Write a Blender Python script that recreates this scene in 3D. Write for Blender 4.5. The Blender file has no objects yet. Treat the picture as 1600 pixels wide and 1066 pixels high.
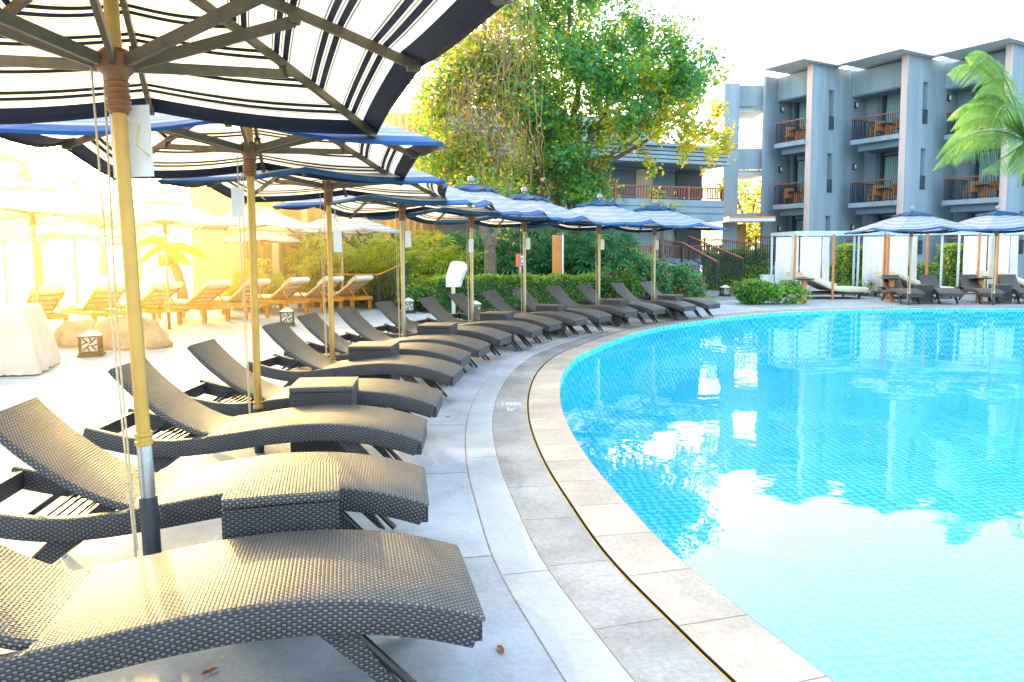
import bpy, bmesh, math, random
from mathutils import Vector, Matrix, geometry
R = math.radians
rnd = random.Random(7)
scene = bpy.context.scene
COL = scene.collection

# ------------------------------------------------------------------ camera
EYE = Vector((0, 0, 1.5)); F = 1150.0; PITCH = R(4.6); ROLL = .005; PPY = 489.5
fw = Vector((0, math.cos(PITCH), -math.sin(PITCH)))
rt0 = Vector((1, 0, 0)); up0 = rt0.cross(fw)
rt = rt0 * math.cos(ROLL) - up0 * math.sin(ROLL)
up = up0 * math.cos(ROLL) + rt0 * math.sin(ROLL)
cam_d = bpy.data.cameras.new('camera'); cam = bpy.data.objects.new('camera', cam_d); COL.objects.link(cam)
m = Matrix((rt, up, -fw)).transposed().to_4x4(); m.translation = EYE; cam.matrix_world = m
cam_d.lens = F / 1600 * 36; cam_d.sensor_width = 36; cam_d.shift_y = -(533 - PPY) / 1600
cam_d.clip_start = .05; cam_d.clip_end = 3000
scene.camera = cam
def ray(px, py): return fw * F + rt * (px - 800) + up * (PPY - py)
def G(px, py, z=0.0):
    d = ray(px, py); return EYE + d * ((z - EYE.z) / d.z)
def P(px, py, Y):
    d = ray(px, py); return EYE + d * (Y / d.y)

# ------------------------------------------------------------------ materials
def nt(name):
    m = bpy.data.materials.new(name); m.use_nodes = True; t = m.node_tree
    return m, t, t.nodes, t.links, t.nodes['Principled BSDF']
def N(ns, typ, **kw):
    n = ns.new(typ)
    for k, v in kw.items():
        if k in n.inputs: n.inputs[k].default_value = v
        else: setattr(n, k, v)
    return n
def c4(c): return (c[0], c[1], c[2], 1)
def sc3(c, f): return tuple(min(1, x * f) for x in c)
def mat(name, col, rough=.6, metal=0., var=.15, scale=4., bump=.1, bscale=60., transl=0., col2=None, coord='Object', spec=.5):
    m, t, ns, ln, b = nt(name)
    tc = N(ns, 'ShaderNodeTexCoord'); n = N(ns, 'ShaderNodeTexNoise', Scale=scale, Detail=6., Roughness=.6)
    ln.new(tc.outputs[coord], n.inputs['Vector'])
    r = N(ns, 'ShaderNodeValToRGB'); e = r.color_ramp.elements
    e[0].position = .32; e[1].position = .68
    e[0].color = c4(sc3(col, 1 - var)); e[1].color = c4(col2 or sc3(col, 1 + var))
    ln.new(n.outputs['Fac'], r.inputs['Fac']); ln.new(r.outputs['Color'], b.inputs['Base Color'])
    b.inputs['Roughness'].default_value = rough; b.inputs['Metallic'].default_value = metal
    b.inputs['Specular IOR Level'].default_value = spec
    if bump:
        n2 = N(ns, 'ShaderNodeTexNoise', Scale=bscale, Detail=4.); ln.new(tc.outputs[coord], n2.inputs['Vector'])
        bp = N(ns, 'ShaderNodeBump', Strength=bump, Distance=.02); ln.new(n2.outputs['Fac'], bp.inputs['Height'])
        ln.new(bp.outputs['Normal'], b.inputs['Normal'])
    if transl:
        tr = N(ns, 'ShaderNodeBsdfTranslucent'); ln.new(r.outputs['Color'], tr.inputs['Color'])
        mx = N(ns, 'ShaderNodeMixShader'); mx.inputs[0].default_value = transl
        ln.new(b.outputs[0], mx.inputs[1]); ln.new(tr.outputs[0], mx.inputs[2])
        ln.new(mx.outputs[0], ns['Material Output'].inputs['Surface'])
    return m
def leafmat(name, col, col2, transl=.45, scale=.9):
    return mat(name, col, .45, 0, .25, scale, 0, 1, transl, col2)
def weave(name, c_hi, c_lo, w=.016, h=.0105, c_mid=.42):
    """woven resin strands: alternate over and under cells, UV in metres"""
    m, t, ns, ln, b = nt(name)
    tc = N(ns, 'ShaderNodeTexCoord'); sp = N(ns, 'ShaderNodeSeparateXYZ'); ln.new(tc.outputs['UV'], sp.inputs[0])
    def mth(op, a, bb=None):
        n = N(ns, 'ShaderNodeMath', operation=op)
        for k, v in enumerate((a, bb)):
            if v is None: continue
            if isinstance(v, (int, float)): n.inputs[k].default_value = v
            else: ln.new(v, n.inputs[k])
        return n.outputs[0]
    su = mth('SINE', mth('MULTIPLY', sp.outputs[0], math.pi / w)); sv = mth('SINE', mth('MULTIPLY', sp.outputs[1], math.pi / h))
    a = mth('MULTIPLY', su, sv); f = mth('MULTIPLY_ADD', a, .5); f.node.inputs[2].default_value = .5
    r = N(ns, 'ShaderNodeValToRGB'); e = r.color_ramp.elements
    e[0].position = 0; e[0].color = c4(sc3(c_hi, c_mid)); e[1].position = .5; e[1].color = c4(c_lo)
    for p, c in ((.30, sc3(c_hi, c_mid * .8)), (.60, sc3(c_hi, .55)), (.74, sc3(c_hi, 1.25)), (1, sc3(c_hi, 1.45))): x = e.new(p); x.color = c4(c)
    ln.new(f, r.inputs['Fac'])
    n = N(ns, 'ShaderNodeTexNoise', Scale=3., Detail=8., Roughness=.7); ln.new(tc.outputs['Object'], n.inputs['Vector'])
    mr = N(ns, 'ShaderNodeMapRange'); mr.inputs[1].default_value = .25; mr.inputs[2].default_value = .75; mr.inputs[3].default_value = .62; mr.inputs[4].default_value = 1.3; oi = N(ns, 'ShaderNodeObjectInfo'); rr_ = N(ns, 'ShaderNodeMath', operation='MULTIPLY_ADD'); rr_.inputs[1].default_value = .16; ln.new(oi.outputs['Random'], rr_.inputs[0]); ln.new(n.outputs['Fac'], rr_.inputs[2]); sb_ = N(ns, 'ShaderNodeMath', operation='SUBTRACT'); sb_.inputs[1].default_value = .08; ln.new(rr_.outputs[0], sb_.inputs[0]); ln.new(sb_.outputs[0], mr.inputs[0])
    mx = N(ns, 'ShaderNodeVectorMath', operation='SCALE'); ln.new(r.outputs['Color'], mx.inputs[0]); ln.new(mr.outputs[0], mx.inputs['Scale'])
    ln.new(mx.outputs[0], b.inputs['Base Color'])
    hh = N(ns, 'ShaderNodeValToRGB'); q_ = hh.color_ramp.elements; q_[0].position = 0; q_[0].color = (.45, .45, .45, 1); q_[1].position = .5; q_[1].color = (0, 0, 0, 1); z_ = q_.new(.8); z_.color = (.85, .85, .85, 1); z_ = q_.new(1); z_.color = (1, 1, 1, 1)
    ln.new(f, hh.inputs['Fac'])
    bp = N(ns, 'ShaderNodeBump', Strength=.8, Distance=.005); ln.new(hh.outputs['Color'], bp.inputs['Height']); ln.new(bp.outputs['Normal'], b.inputs['Normal'])
    b.inputs['Roughness'].default_value = .45; b.inputs['Specular IOR Level'].default_value = .45
    return m
def slab(name, col, jw, jh, mortar, jcol, rough=.55, var=.2, offs=0., stain=.25, warm=None):
    """stone with joints, UV in metres"""
    m, t, ns, ln, b = nt(name)
    tc = N(ns, 'ShaderNodeTexCoord')
    br = N(ns, 'ShaderNodeTexBrick', Scale=1.); br.offset = offs
    for k, v in (('Brick Width', jw), ('Row Height', jh), ('Mortar Size', mortar), ('Mortar Smooth', .3), ('Bias', 0.)): br.inputs[k].default_value = v
    br.inputs['Color1'].default_value = c4(sc3(col, 1.06)); br.inputs['Color2'].default_value = c4(sc3(col, .88)); br.inputs['Mortar'].default_value = c4(jcol)
    ln.new(tc.outputs['UV'], br.inputs['Vector'])
    n1 = N(ns, 'ShaderNodeTexNoise', Scale=1.7, Detail=8., Roughness=.65); ln.new(tc.outputs['Object'], n1.inputs['Vector'])
    n2 = N(ns, 'ShaderNodeTexNoise', Scale=38., Detail=6., Roughness=.7); ln.new(tc.outputs['Object'], n2.inputs['Vector'])
    a = N(ns, 'ShaderNodeMapRange'); a.inputs[1].default_value = .3; a.inputs[2].default_value = .7; a.inputs[3].default_value = 1 - stain; a.inputs[4].default_value = 1 + stain * .6; ln.new(n1.outputs['Fac'], a.inputs[0])
    c = N(ns, 'ShaderNodeMapRange'); c.inputs[1].default_value = .3; c.inputs[2].default_value = .7; c.inputs[3].default_value = 1 - var; c.inputs[4].default_value = 1 + var; ln.new(n2.outputs['Fac'], c.inputs[0])
    mu = N(ns, 'ShaderNodeMath', operation='MULTIPLY'); ln.new(a.outputs[0], mu.inputs[0]); ln.new(c.outputs[0], mu.inputs[1])
    sc = N(ns, 'ShaderNodeVectorMath', operation='SCALE'); ln.new(br.outputs['Color'], sc.inputs[0]); ln.new(mu.outputs[0], sc.inputs['Scale'])
    ln.new(sc.outputs[0], b.inputs['Base Color'])
    bp = N(ns, 'ShaderNodeBump', Strength=.25, Distance=.01); ln.new(n2.outputs['Fac'], bp.inputs['Height'])
    bp2 = N(ns, 'ShaderNodeBump', Strength=.8, Distance=.008); bp2.invert = True; ln.new(br.outputs['Fac'], bp2.inputs['Height']); ln.new(bp.outputs['Normal'], bp2.inputs['Normal'])
    ln.new(bp2.outputs['Normal'], b.inputs['Normal'])
    b.inputs['Roughness'].default_value = rough
    return m
def canopy_mat(name, white, navy, grey, border, transl=.64, top=(.004, .085, .25)):
    m, t, ns, ln, b = nt(name)
    tc = N(ns, 'ShaderNodeTexCoord'); sp = N(ns, 'ShaderNodeSeparateXYZ'); ln.new(tc.outputs['UV'], sp.inputs[0])
    r = N(ns, 'ShaderNodeValToRGB'); cr = r.color_ramp; cr.interpolation = 'CONSTANT'; PER = .157
    md = N(ns, 'ShaderNodeMath', operation='MODULO'); md.inputs[1].default_value = PER
    a0 = N(ns, 'ShaderNodeMath', operation='ADD'); a0.inputs[1].default_value = PER * 7 - .818; ln.new(sp.outputs[0], a0.inputs[0]); ln.new(a0.outputs[0], md.inputs[0])
    dv = N(ns, 'ShaderNodeMath', operation='DIVIDE'); dv.inputs[1].default_value = PER; ln.new(md.outputs[0], dv.inputs[0])
    st = [(0, grey), (.03, white), (.055, navy), (.19, white), (.225, grey), (.25, white), (.285, navy), (.42, white), (.445, grey), (.475, white)]
    cr.elements[0].position = 0; cr.elements[0].color = c4(st[0][1]); cr.elements.remove(cr.elements[1])
    for p, c in st[1:]:
        e = cr.elements.new(p); e.color = c4(c)
    ln.new(dv.outputs[0], r.inputs['Fac'])
    gt = N(ns, 'ShaderNodeMath', operation='GREATER_THAN'); gt.inputs[1].default_value = border; ln.new(sp.outputs[0], gt.inputs[0])
    geo = N(ns, 'ShaderNodeNewGeometry'); nv = N(ns, 'ShaderNodeMix', data_type='RGBA'); ln.new(geo.outputs['Backfacing'], nv.inputs['Factor']); nv.inputs['A'].default_value = c4(top); nv.inputs['B'].default_value = c4(navy)  # border painted sunlit blue on top, shaded near-black navy underneath
    isn = N(ns, 'ShaderNodeRGBToBW'); ln.new(r.outputs['Color'], isn.inputs[0]); lt = N(ns, 'ShaderNodeMath', operation='LESS_THAN'); lt.inputs[1].default_value = .12; ln.new(isn.outputs[0], lt.inputs[0])
    mxn = N(ns, 'ShaderNodeMath', operation='MAXIMUM'); ln.new(lt.outputs[0], mxn.inputs[0]); ln.new(gt.outputs[0], mxn.inputs[1])
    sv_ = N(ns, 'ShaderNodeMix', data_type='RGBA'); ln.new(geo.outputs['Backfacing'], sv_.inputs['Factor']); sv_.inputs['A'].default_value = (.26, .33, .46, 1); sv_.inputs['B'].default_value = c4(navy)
    pick_ = N(ns, 'ShaderNodeMix', data_type='RGBA'); ln.new(gt.outputs[0], pick_.inputs['Factor']); ln.new(sv_.outputs['Result'], pick_.inputs['A']); ln.new(nv.outputs['Result'], pick_.inputs['B']); nv = pick_
    bm_ = N(ns, 'ShaderNodeMix', data_type='RGBA'); ln.new(mxn.outputs[0], bm_.inputs['Factor']); ln.new(r.outputs['Color'], bm_.inputs['A']); ln.new(nv.outputs['Result'], bm_.inputs['B'])
    r = bm_
    crm = N(ns, 'ShaderNodeMix', data_type='RGBA'); ln.new(geo.outputs['Backfacing'], crm.inputs['Factor']); crm.inputs['A'].default_value = (1, 1, 1, 1); crm.inputs['B'].default_value = (1, .88, .68, 1)  # warm glow of the underside painted in as a cream tint
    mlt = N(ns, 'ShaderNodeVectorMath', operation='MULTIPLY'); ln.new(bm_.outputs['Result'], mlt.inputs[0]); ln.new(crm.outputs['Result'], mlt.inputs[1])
    n = N(ns, 'ShaderNodeTexNoise', Scale=3., Detail=5.); ln.new(tc.outputs['Object'], n.inputs['Vector'])
    mr = N(ns, 'ShaderNodeMapRange'); mr.inputs[3].default_value = .82; mr.inputs[4].default_value = 1.12; ln.new(n.outputs['Fac'], mr.inputs[0])
    mx = N(ns, 'ShaderNodeVectorMath', operation='SCALE'); ln.new(mlt.outputs[0], mx.inputs[0]); ln.new(mr.outputs[0], mx.inputs['Scale'])
    ln.new(mx.outputs[0], b.inputs['Base Color']); b.inputs['Roughness'].default_value = .75
    bp = N(ns, 'ShaderNodeBump', Strength=.35, Distance=.03); n3 = N(ns, 'ShaderNodeTexNoise', Scale=5., Detail=2.); ln.new(tc.outputs['Object'], n3.inputs['Vector']); ln.new(n3.outputs['Fac'], bp.inputs['Height']); ln.new(bp.outputs['Normal'], b.inputs['Normal'])
    tr = N(ns, 'ShaderNodeBsdfTranslucent'); ln.new(mx.outputs[0], tr.inputs['Color'])
    ms = N(ns, 'ShaderNodeMixShader'); bw = N(ns, 'ShaderNodeRGBToBW'); ln.new(mx.outputs[0], bw.inputs[0]); tm = N(ns, 'ShaderNodeMath', operation='MULTIPLY_ADD'); tm.inputs[1].default_value = transl * 1.25; tm.inputs[2].default_value = .03; ln.new(bw.outputs[0], tm.inputs[0]); ln.new(tm.outputs[0], ms.inputs[0])
    ln.new(b.outputs[0], ms.inputs[1]); ln.new(tr.outputs[0], ms.inputs[2]); ln.new(ms.outputs[0], ns['Material Output'].inputs['Surface'])
    return m

M = {}
NAVY = (.012, .016, .045)
M['canopy'] = canopy_mat('striped_canvas', (.80, .79, .76), NAVY, (.26, .25, .24), .925)
M['canopy_pale'] = canopy_mat('glare_washed_canvas', (.82, .8, .76), (.34, .38, .46), (.6, .6, .58), .92, .5, (.34, .38, .46))  # wash-out by the glare painted in as paler canvas and stripes
M['navy_pale'] = mat('glare_washed_cap', (.3, .36, .46), .7, 0, .1, 3, .2, 20, .25)  # cap paled the same way, glare in the colour
M['navy'] = mat('navy_canvas', (.004, .07, .2), .7, 0, .15, 3, .2, 20, .25)
M['rib'] = mat('umbrella_rib', (.12, .088, .045), .45, 0, .2, 8, .1, 80)
M['pole'] = mat('champagne_pole', (.42, .33, .2), .38, .6, .12, 3, .05, 60)
M['glarepole'] = mat('glare_gold_pole', (.52, .29, .06), .42, .3, .15, 3, .05, 60)  # warm sun glare on the nearest poles, put into their colour
M['steel'] = mat('brushed_steel', (.55, .55, .54), .3, .9, .08, 3, .05, 60)
M['darksteel'] = mat('dark_sleeve', (.05, .055, .06), .45, .2, .15, 5, .05, 60)
M['hub'] = mat('hub_resin', (.26, .10, .03), .45, 0, .3, 20, .2, 40)
M['rope'] = mat('rope', (.6, .47, .28), .9, 0, .2, 60, .2, 200)
M['tag'] = mat('white_tag', (.8, .8, .78), .5, 0, .05, 5, 0)
M['finial'] = mat('finial', (.3, .28, .27), .5, 0, .15, 10, 0)
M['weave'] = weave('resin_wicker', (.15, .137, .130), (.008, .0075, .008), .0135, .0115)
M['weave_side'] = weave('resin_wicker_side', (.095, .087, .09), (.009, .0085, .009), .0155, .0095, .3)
M['legm'] = mat('black_metal', (.022, .021, .022), .4, .3, .2, 10, 0)
M['sling'] = mat('dark_sling', (.03, .034, .042), .6, 0, .1, 6, .1, 200)
M['deck'] = slab('deck_stone', (.35, .385, .415), 1.35, 3.0, .006, (.12, .12, .12), .6, .12, 0., .32)
M['deckband'] = slab('deck_band', (.38, .41, .43), 1.9, 5.0, .004, (.18, .18, .18), .55, .10, 0., .22)
M['coping_out'] = slab('grey_granite', (.27, .27, .265), .58, 5., .003, (.1, .1, .1), .5, .25, 0., .45)
M['coping_in'] = slab('tan_granite', (.40, .35, .285), .47, 5., .0035, (.1, .1, .1), .5, .22, 0., .3)
M['slot'] = mat('drain_slot', (.01, .01, .012), .6, 0, .1)
M['brass'] = mat('brass_strip', (.45, .31, .05), .7, 0, .3, 3, 0)
M['joint'] = mat('joint_filler', (.2, .17, .13), .8, 0, .4, 12, .1)
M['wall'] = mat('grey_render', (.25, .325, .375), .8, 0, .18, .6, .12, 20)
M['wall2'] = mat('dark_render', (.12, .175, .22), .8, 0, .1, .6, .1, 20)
M['fin'] = mat('sunlit_pink_edge', (.62, .47, .42), .8, 0, .08, 1, .05)  # pinkish sunlight on the fin ends, put into the colour
M['soffit'] = mat('soffit', (.6, .59, .57), .8, 0, .08, 1, .05)
M['fascia'] = mat('white_fascia', (.85, .83, .8), .6, 0, .04, 1, .05)
M['redwood'] = mat('red_timber', (.28, .07, .035), .5, 0, .25, 3, .1, 40)
M['teak'] = mat('teak', (.62, .22, .025), .45, 0, .25, 6, .1, 40)
M['wood_or'] = mat('orange_timber', (.60, .22, .05), .5, 0, .2, 4, .1, 30)
M['curtain'] = mat('teal_curtain', (.18, .42, .42), .7, 0, .25, 3, .1, 9)
M['glassdark'] = mat('dark_glazing', (.03, .06, .07), .12, 0, .2, 1, 0)
M['black'] = mat('black_paint', (.02, .028, .035), .5, .2, .1, 6, 0)
M['white'] = mat('white_paint', (.78, .78, .77), .5, 0, .05, 2, .05)
M['paleblue'] = mat('pale_blue_beam', (.5, .62, .68), .4, .1, .05, 2, 0)
M['drape'] = mat('cream_drape', (.84, .82, .79), .8, 0, .06, 2, .1, 12, .25)
M['backcloth'] = mat('brown_sling', (.16, .09, .035), .8, 0, .1, 4, .1, 60)
M['cushion'] = mat('cream_cushion', (.74, .67, .5), .85, 0, .06, 2, .1, 60)
M['pillow'] = mat('striped_pillow', (.62, .62, .62), .85, 0, .2, 14, .1, 60)
M['bark'] = mat('bark', (.16, .11, .075), .9, 0, .4, 6, .8, 14)
M['vine'] = mat('dry_vines', (.48, .31, .15), .85, 0, .35, 2, 0, 1, .3)
M['leafA'] = leafmat('leaf_mid', (.10, .31, .05), (.23, .48, .07), .5)
M['leafB'] = leafmat('leaf_blue', (.05, .26, .11), (.12, .40, .16), .5)
M['leafY'] = leafmat('leaf_yellow', (.75, .55, .03), (.95, .68, .04), .62)
M['leafL'] = leafmat('leaf_lime', (.30, .46, .02), (.52, .62, .05), .55)
M['leafD'] = leafmat('leaf_deep', (.02, .10, .03), (.05, .18, .045), .3)
M['fan'] = leafmat('fan_leaf', (.28, .46, .03), (.6, .62, .06), .6, 1.2)
M['fanD'] = leafmat('fan_leaf_dark', (.035, .19, .06), (.09, .32, .08), .45, 1.2)
M['palm'] = leafmat('palm_leaf', (.10, .32, .08), (.32, .50, .12), .4)
M['petal'] = mat('red_petal', (.55, .05, .03), .5, 0, .3, 8, 0)
M['rock'] = mat('boulder', (.36, .25, .14), .9, 0, .35, 3, .9, 6)
M['cloth'] = mat('cover_cloth', (.62, .5, .42), .9, 0, .12, 3, .25, 25)
M['beige'] = mat('beige_wall', (.5, .42, .3), .85, 0, .1, 1, .08, 30)
M['wooddoor'] = mat('wood_door', (.3, .17, .06), .6, 0, .2, 3, .1, 30)
M['lantern'] = mat('lantern_iron', (.04, .035, .03), .55, .3, .2, 8, .1)
M['lampglow'] = mat('frosted_glass', (.75, .75, .72), .4, 0, .05)
M['asphalt'] = mat('path_asphalt', (.17, .2, .24), .8, 0, .1, 3, .2, 60)
M['grass'] = leafmat('lawn', (.1, .2, .02), (.2, .3, .03), .1, 5)
M['soil'] = mat('planting_soil', (.06, .045, .025), .95, 0, .3, 3, .5, 20)
M['ground'] = mat('ground_far', (.4, .39, .36), .8, 0, .1, .4, .1, 10)
M['dry'] = mat('dry_leaf', (.3, .1, .04), .7, 0, .3, 20, 0)
M['orange'] = mat('sign_orange', (.8, .14, .03), .5, 0, .05)
M['blue'] = mat('sign_blue', (.02, .12, .5), .5, 0, .05)
M['paint'] = mat('white_marking', (.75, .77, .78), .6, 0, .2, 30, 0)

def streaks(name):
    t = M[name].node_tree; tc = [n for n in t.nodes if n.type == 'TEX_COORD'][0]; nz = [n for n in t.nodes if n.type == 'TEX_NOISE'][0]
    mp = t.nodes.new('ShaderNodeMapping'); mp.inputs['Scale'].default_value = (2.2, 2.2, .22); t.links.new(tc.outputs['Object'], mp.inputs[0]); t.links.new(mp.outputs[0], nz.inputs['Vector'])
for k in ('wall', 'wall2', 'fin', 'beige'): streaks(k)
# glazing with a lit teal curtain behind glass
def glass_curtain():
    m, t, ns, ln, b = nt('curtained_glass')
    tc = N(ns, 'ShaderNodeTexCoord'); w = N(ns, 'ShaderNodeTexWave', Scale=3.5, Distortion=1.5); w.bands_direction = 'X'
    mp = N(ns, 'ShaderNodeMapping'); mp.inputs['Rotation'].default_value = (0, 0, R(60)); mp.inputs['Scale'].default_value = (1, 1, .02)
    ln.new(tc.outputs['Object'], mp.inputs[0]); ln.new(mp.outputs[0], w.inputs['Vector'])
    r = N(ns, 'ShaderNodeValToRGB'); r.color_ramp.elements[0].color = (.09, .22, .24, 1); r.color_ramp.elements[1].color = (.32, .55, .54, 1)
    ln.new(w.outputs['Fac'], r.inputs['Fac']); ln.new(r.outputs['Color'], b.inputs['Base Color']); b.inputs['Roughness'].default_value = .08
    b.inputs['Coat Weight'].default_value = .6
    return m
M['curtglass'] = glass_curtain()

def water_mat():
    m, t, ns, ln, b = nt('pool_water'); ns.remove(b)
    tc = N(ns, 'ShaderNodeTexCoord')
    n1 = N(ns, 'ShaderNodeTexNoise', Scale=1.1, Detail=2., Distortion=.6); n2 = N(ns, 'ShaderNodeTexNoise', Scale=5., Detail=2.)
    ln.new(tc.outputs['Object'], n1.inputs['Vector']); ln.new(tc.outputs['Object'], n2.inputs['Vector'])
    b1 = N(ns, 'ShaderNodeBump', Strength=.11, Distance=.05); b2 = N(ns, 'ShaderNodeBump', Strength=.04, Distance=.02)
    ln.new(n1.outputs['Fac'], b1.inputs['Height']); ln.new(n2.outputs['Fac'], b2.inputs['Height']); ln.new(b1.outputs['Normal'], b2.inputs['Normal'])
    gl = N(ns, 'ShaderNodeBsdfGlossy', Roughness=.012); gl.inputs['Color'].default_value = (.95, .98, 1, 1); ln.new(b2.outputs['Normal'], gl.inputs['Normal'])
    tr = N(ns, 'ShaderNodeBsdfTransparent'); tr.inputs['Color'].default_value = (.74, .95, 1, 1)
    fr = N(ns, 'ShaderNodeFresnel', IOR=1.85); ln.new(b2.outputs['Normal'], fr.inputs['Normal']); cl = N(ns, 'ShaderNodeMath', operation='MINIMUM'); cl.inputs[1].default_value = .30; ln.new(fr.outputs[0], cl.inputs[0])
    mx = N(ns, 'ShaderNodeMixShader'); ln.new(cl.outputs[0], mx.inputs[0]); ln.new(tr.outputs[0], mx.inputs[1]); ln.new(gl.outputs[0], mx.inputs[2])
    ln.new(mx.outputs[0], ns['Material Output'].inputs['Surface'])
    return m
M['water'] = water_mat()
def pooltile():
    m, t, ns, ln, b = nt('pool_mosaic')
    tc = N(ns, 'ShaderNodeTexCoord')
    n = N(ns, 'ShaderNodeTexNoise', Scale=2.6, Detail=2.); ln.new(tc.outputs['Object'], n.inputs['Vector'])
    ad = N(ns, 'ShaderNodeVectorMath', operation='MULTIPLY_ADD'); ad.inputs[1].default_value = (.22, .22, 0); ln.new(n.outputs['Color'], ad.inputs[0]); ln.new(tc.outputs['Object'], ad.inputs[2])
    mp = N(ns, 'ShaderNodeMapping'); mp.inputs['Rotation'].default_value = (0, 0, R(38)); ln.new(ad.outputs[0], mp.inputs[0])
    ck = N(ns, 'ShaderNodeTexChecker', Scale=13.); ck.inputs['Color1'].default_value = (.01, .49, .65, 1); ck.inputs['Color2'].default_value = (.15, .78, .82, 1)
    ln.new(mp.outputs[0], ck.inputs['Vector'])
    n3 = N(ns, 'ShaderNodeTexNoise', Scale=.5, Detail=3.); ln.new(tc.outputs['Object'], n3.inputs['Vector'])
    mr = N(ns, 'ShaderNodeMapRange'); mr.inputs[3].default_value = .8; mr.inputs[4].default_value = 1.15; ln.new(n3.outputs['Fac'], mr.inputs[0])
    mx = N(ns, 'ShaderNodeVectorMath', operation='SCALE'); ln.new(ck.outputs['Color'], mx.inputs[0]); ln.new(mr.outputs[0], mx.inputs['Scale'])
    ln.new(mx.outputs[0], b.inputs['Base Color']); b.inputs['Roughness'].default_value = .5
    return m
M['tile'] = pooltile()

# ------------------------------------------------------------------ mesh builder
class MB:
    def __init__(s): s.v = []; s.f = []; s.uv = []; s.mi = []
    def face(s, idx, uv=None, mi=0): s.f.append(idx); s.uv.append(uv); s.mi.append(mi)
    def quad(s, a, b, c, d, uv=None, mi=0):
        n = len(s.v); s.v += [a, b, c, d]; s.face((n, n + 1, n + 2, n + 3), uv, mi); return s
    def box(s, c, size, rot=None, mi=0):
        hx, hy, hz = size[0] / 2, size[1] / 2, size[2] / 2; n = len(s.v); c = Vector(c)
        for x, y, z in ((-1, -1, -1), (1, -1, -1), (1, 1, -1), (-1, 1, -1), (-1, -1, 1), (1, -1, 1), (1, 1, 1), (-1, 1, 1)):
            p = Vector((x * hx, y * hy, z * hz)); s.v.append(c + (rot @ p if rot else p))
        X, Y, Z = size
        for f, (a, b) in (((0, 3, 2, 1), (Y, X)), ((4, 5, 6, 7), (X, Y)), ((0, 1, 5, 4), (X, Z)), ((1, 2, 6, 5), (Y, Z)), ((2, 3, 7, 6), (X, Z)), ((3, 0, 4, 7), (Y, Z))):
            s.face(tuple(n + i for i in f), [(0, 0), (a, 0), (a, b), (0, b)], mi)
        return s
    def span(s, a, b, mi=0):
        a = Vector(a); b = Vector(b); return s.box((a + b) / 2, [abs(x) for x in (b - a)], None, mi)
    def bar(s, p0, p1, w, h, upv=Vector((0, 0, 1)), mi=0):
        p0 = Vector(p0); p1 = Vector(p1); d = p1 - p0; L = d.length
        if L < 1e-6: return s
        x = d / L
        if abs(x.dot(upv)) > .98: upv = Vector((1, 0, 0))
        y = upv.cross(x).normalized(); z = x.cross(y)
        return s.box((p0 + p1) / 2, (L, w, h), Matrix((x, y, z)).transposed(), mi)
    def tube(s, pts, r, n=8, cap=True, mi=0):
        pts = [Vector(p) for p in pts]; rr = r if isinstance(r, (list, tuple)) else [r] * len(pts)
        base = len(s.v); ref = None; L = 0
        for i, p in enumerate(pts):
            d = (pts[min(i + 1, len(pts) - 1)] - pts[max(i - 1, 0)]).normalized()
            if ref is None: ref = Vector((1, 0, 0)) if abs(d.x) < .9 else Vector((0, 1, 0))
            a = (ref - d * ref.dot(d)).normalized(); b = d.cross(a); ref = a
            for k in range(n):
                t = 2 * math.pi * k / n; s.v.append(p + (a * math.cos(t) + b * math.sin(t)) * rr[i])
        for i in range(len(pts) - 1):
            L0 = L; L += (pts[i + 1] - pts[i]).length
            for k in range(n):
                k2 = (k + 1) % n; o = base + i * n
                s.face((o + k, o + k2, o + n + k2, o + n + k), [(L0, k / n), (L0, (k + 1) / n), (L, (k + 1) / n), (L, k / n)], mi)
        if cap:
            s.face(tuple(base + k for k in range(n))[::-1], None, mi); o = base + (len(pts) - 1) * n
            s.face(tuple(o + k for k in range(n)), None, mi)
        return s
    def lathe(s, prof, n=16, c=(0, 0, 0), mi=0):
        base = len(s.v); c = Vector(c)
        for r, z in prof:
            for k in range(n):
                t = 2 * math.pi * k / n; s.v.append(c + Vector((r * math.cos(t), r * math.sin(t), z)))
        for i in range(len(prof) - 1):
            for k in range(n):
                k2 = (k + 1) % n; o = base + i * n
                s.face((o + k, o + k2, o + n + k2, o + n + k), None, mi)
        return s
    def sweep(s, path, sec, mi=0):
        """path: (x,z) points, sec: (y,n) points, closed section"""
        base = len(s.v); m_ = len(sec); L = 0
        per = [0]
        for j in range(m_): a, b = sec[j], sec[(j + 1) % m_]; per.append(per[-1] + math.hypot(a[0] - b[0], a[1] - b[1]))
        Ls = []
        for i, (x, z) in enumerate(path):
            a = path[max(i - 1, 0)]; b = path[min(i + 1, len(path) - 1)]
            dx, dz = b[0] - a[0], b[1] - a[1]; l = math.hypot(dx, dz); nx, nz = -dz / l, dx / l
            if nz < 0: nx, nz = -nx, -nz
            if i: L += math.hypot(x - path[i - 1][0], z - path[i - 1][1])
            Ls.append(L)
            for y, n in sec: s.v.append(Vector((x + nx * n, y, z + nz * n)))
        for i in range(len(path) - 1):
            for j in range(m_):
                j2 = (j + 1) % m_; o = base + i * m_
                s.face((o + j, o + j2, o + m_ + j2, o + m_ + j), [(Ls[i], per[j]), (Ls[i], per[j + 1]), (Ls[i + 1], per[j + 1]), (Ls[i + 1], per[j])], mi)
        s.face(tuple(base + j for j in range(m_))[::-1], [(sec[j][0], sec[j][1]) for j in range(m_)][::-1], mi)
        o = base + (len(path) - 1) * m_
        s.face(tuple(o + j for j in range(m_)), [(sec[j][0], sec[j][1]) for j in range(m_)], mi)
        return s
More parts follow.
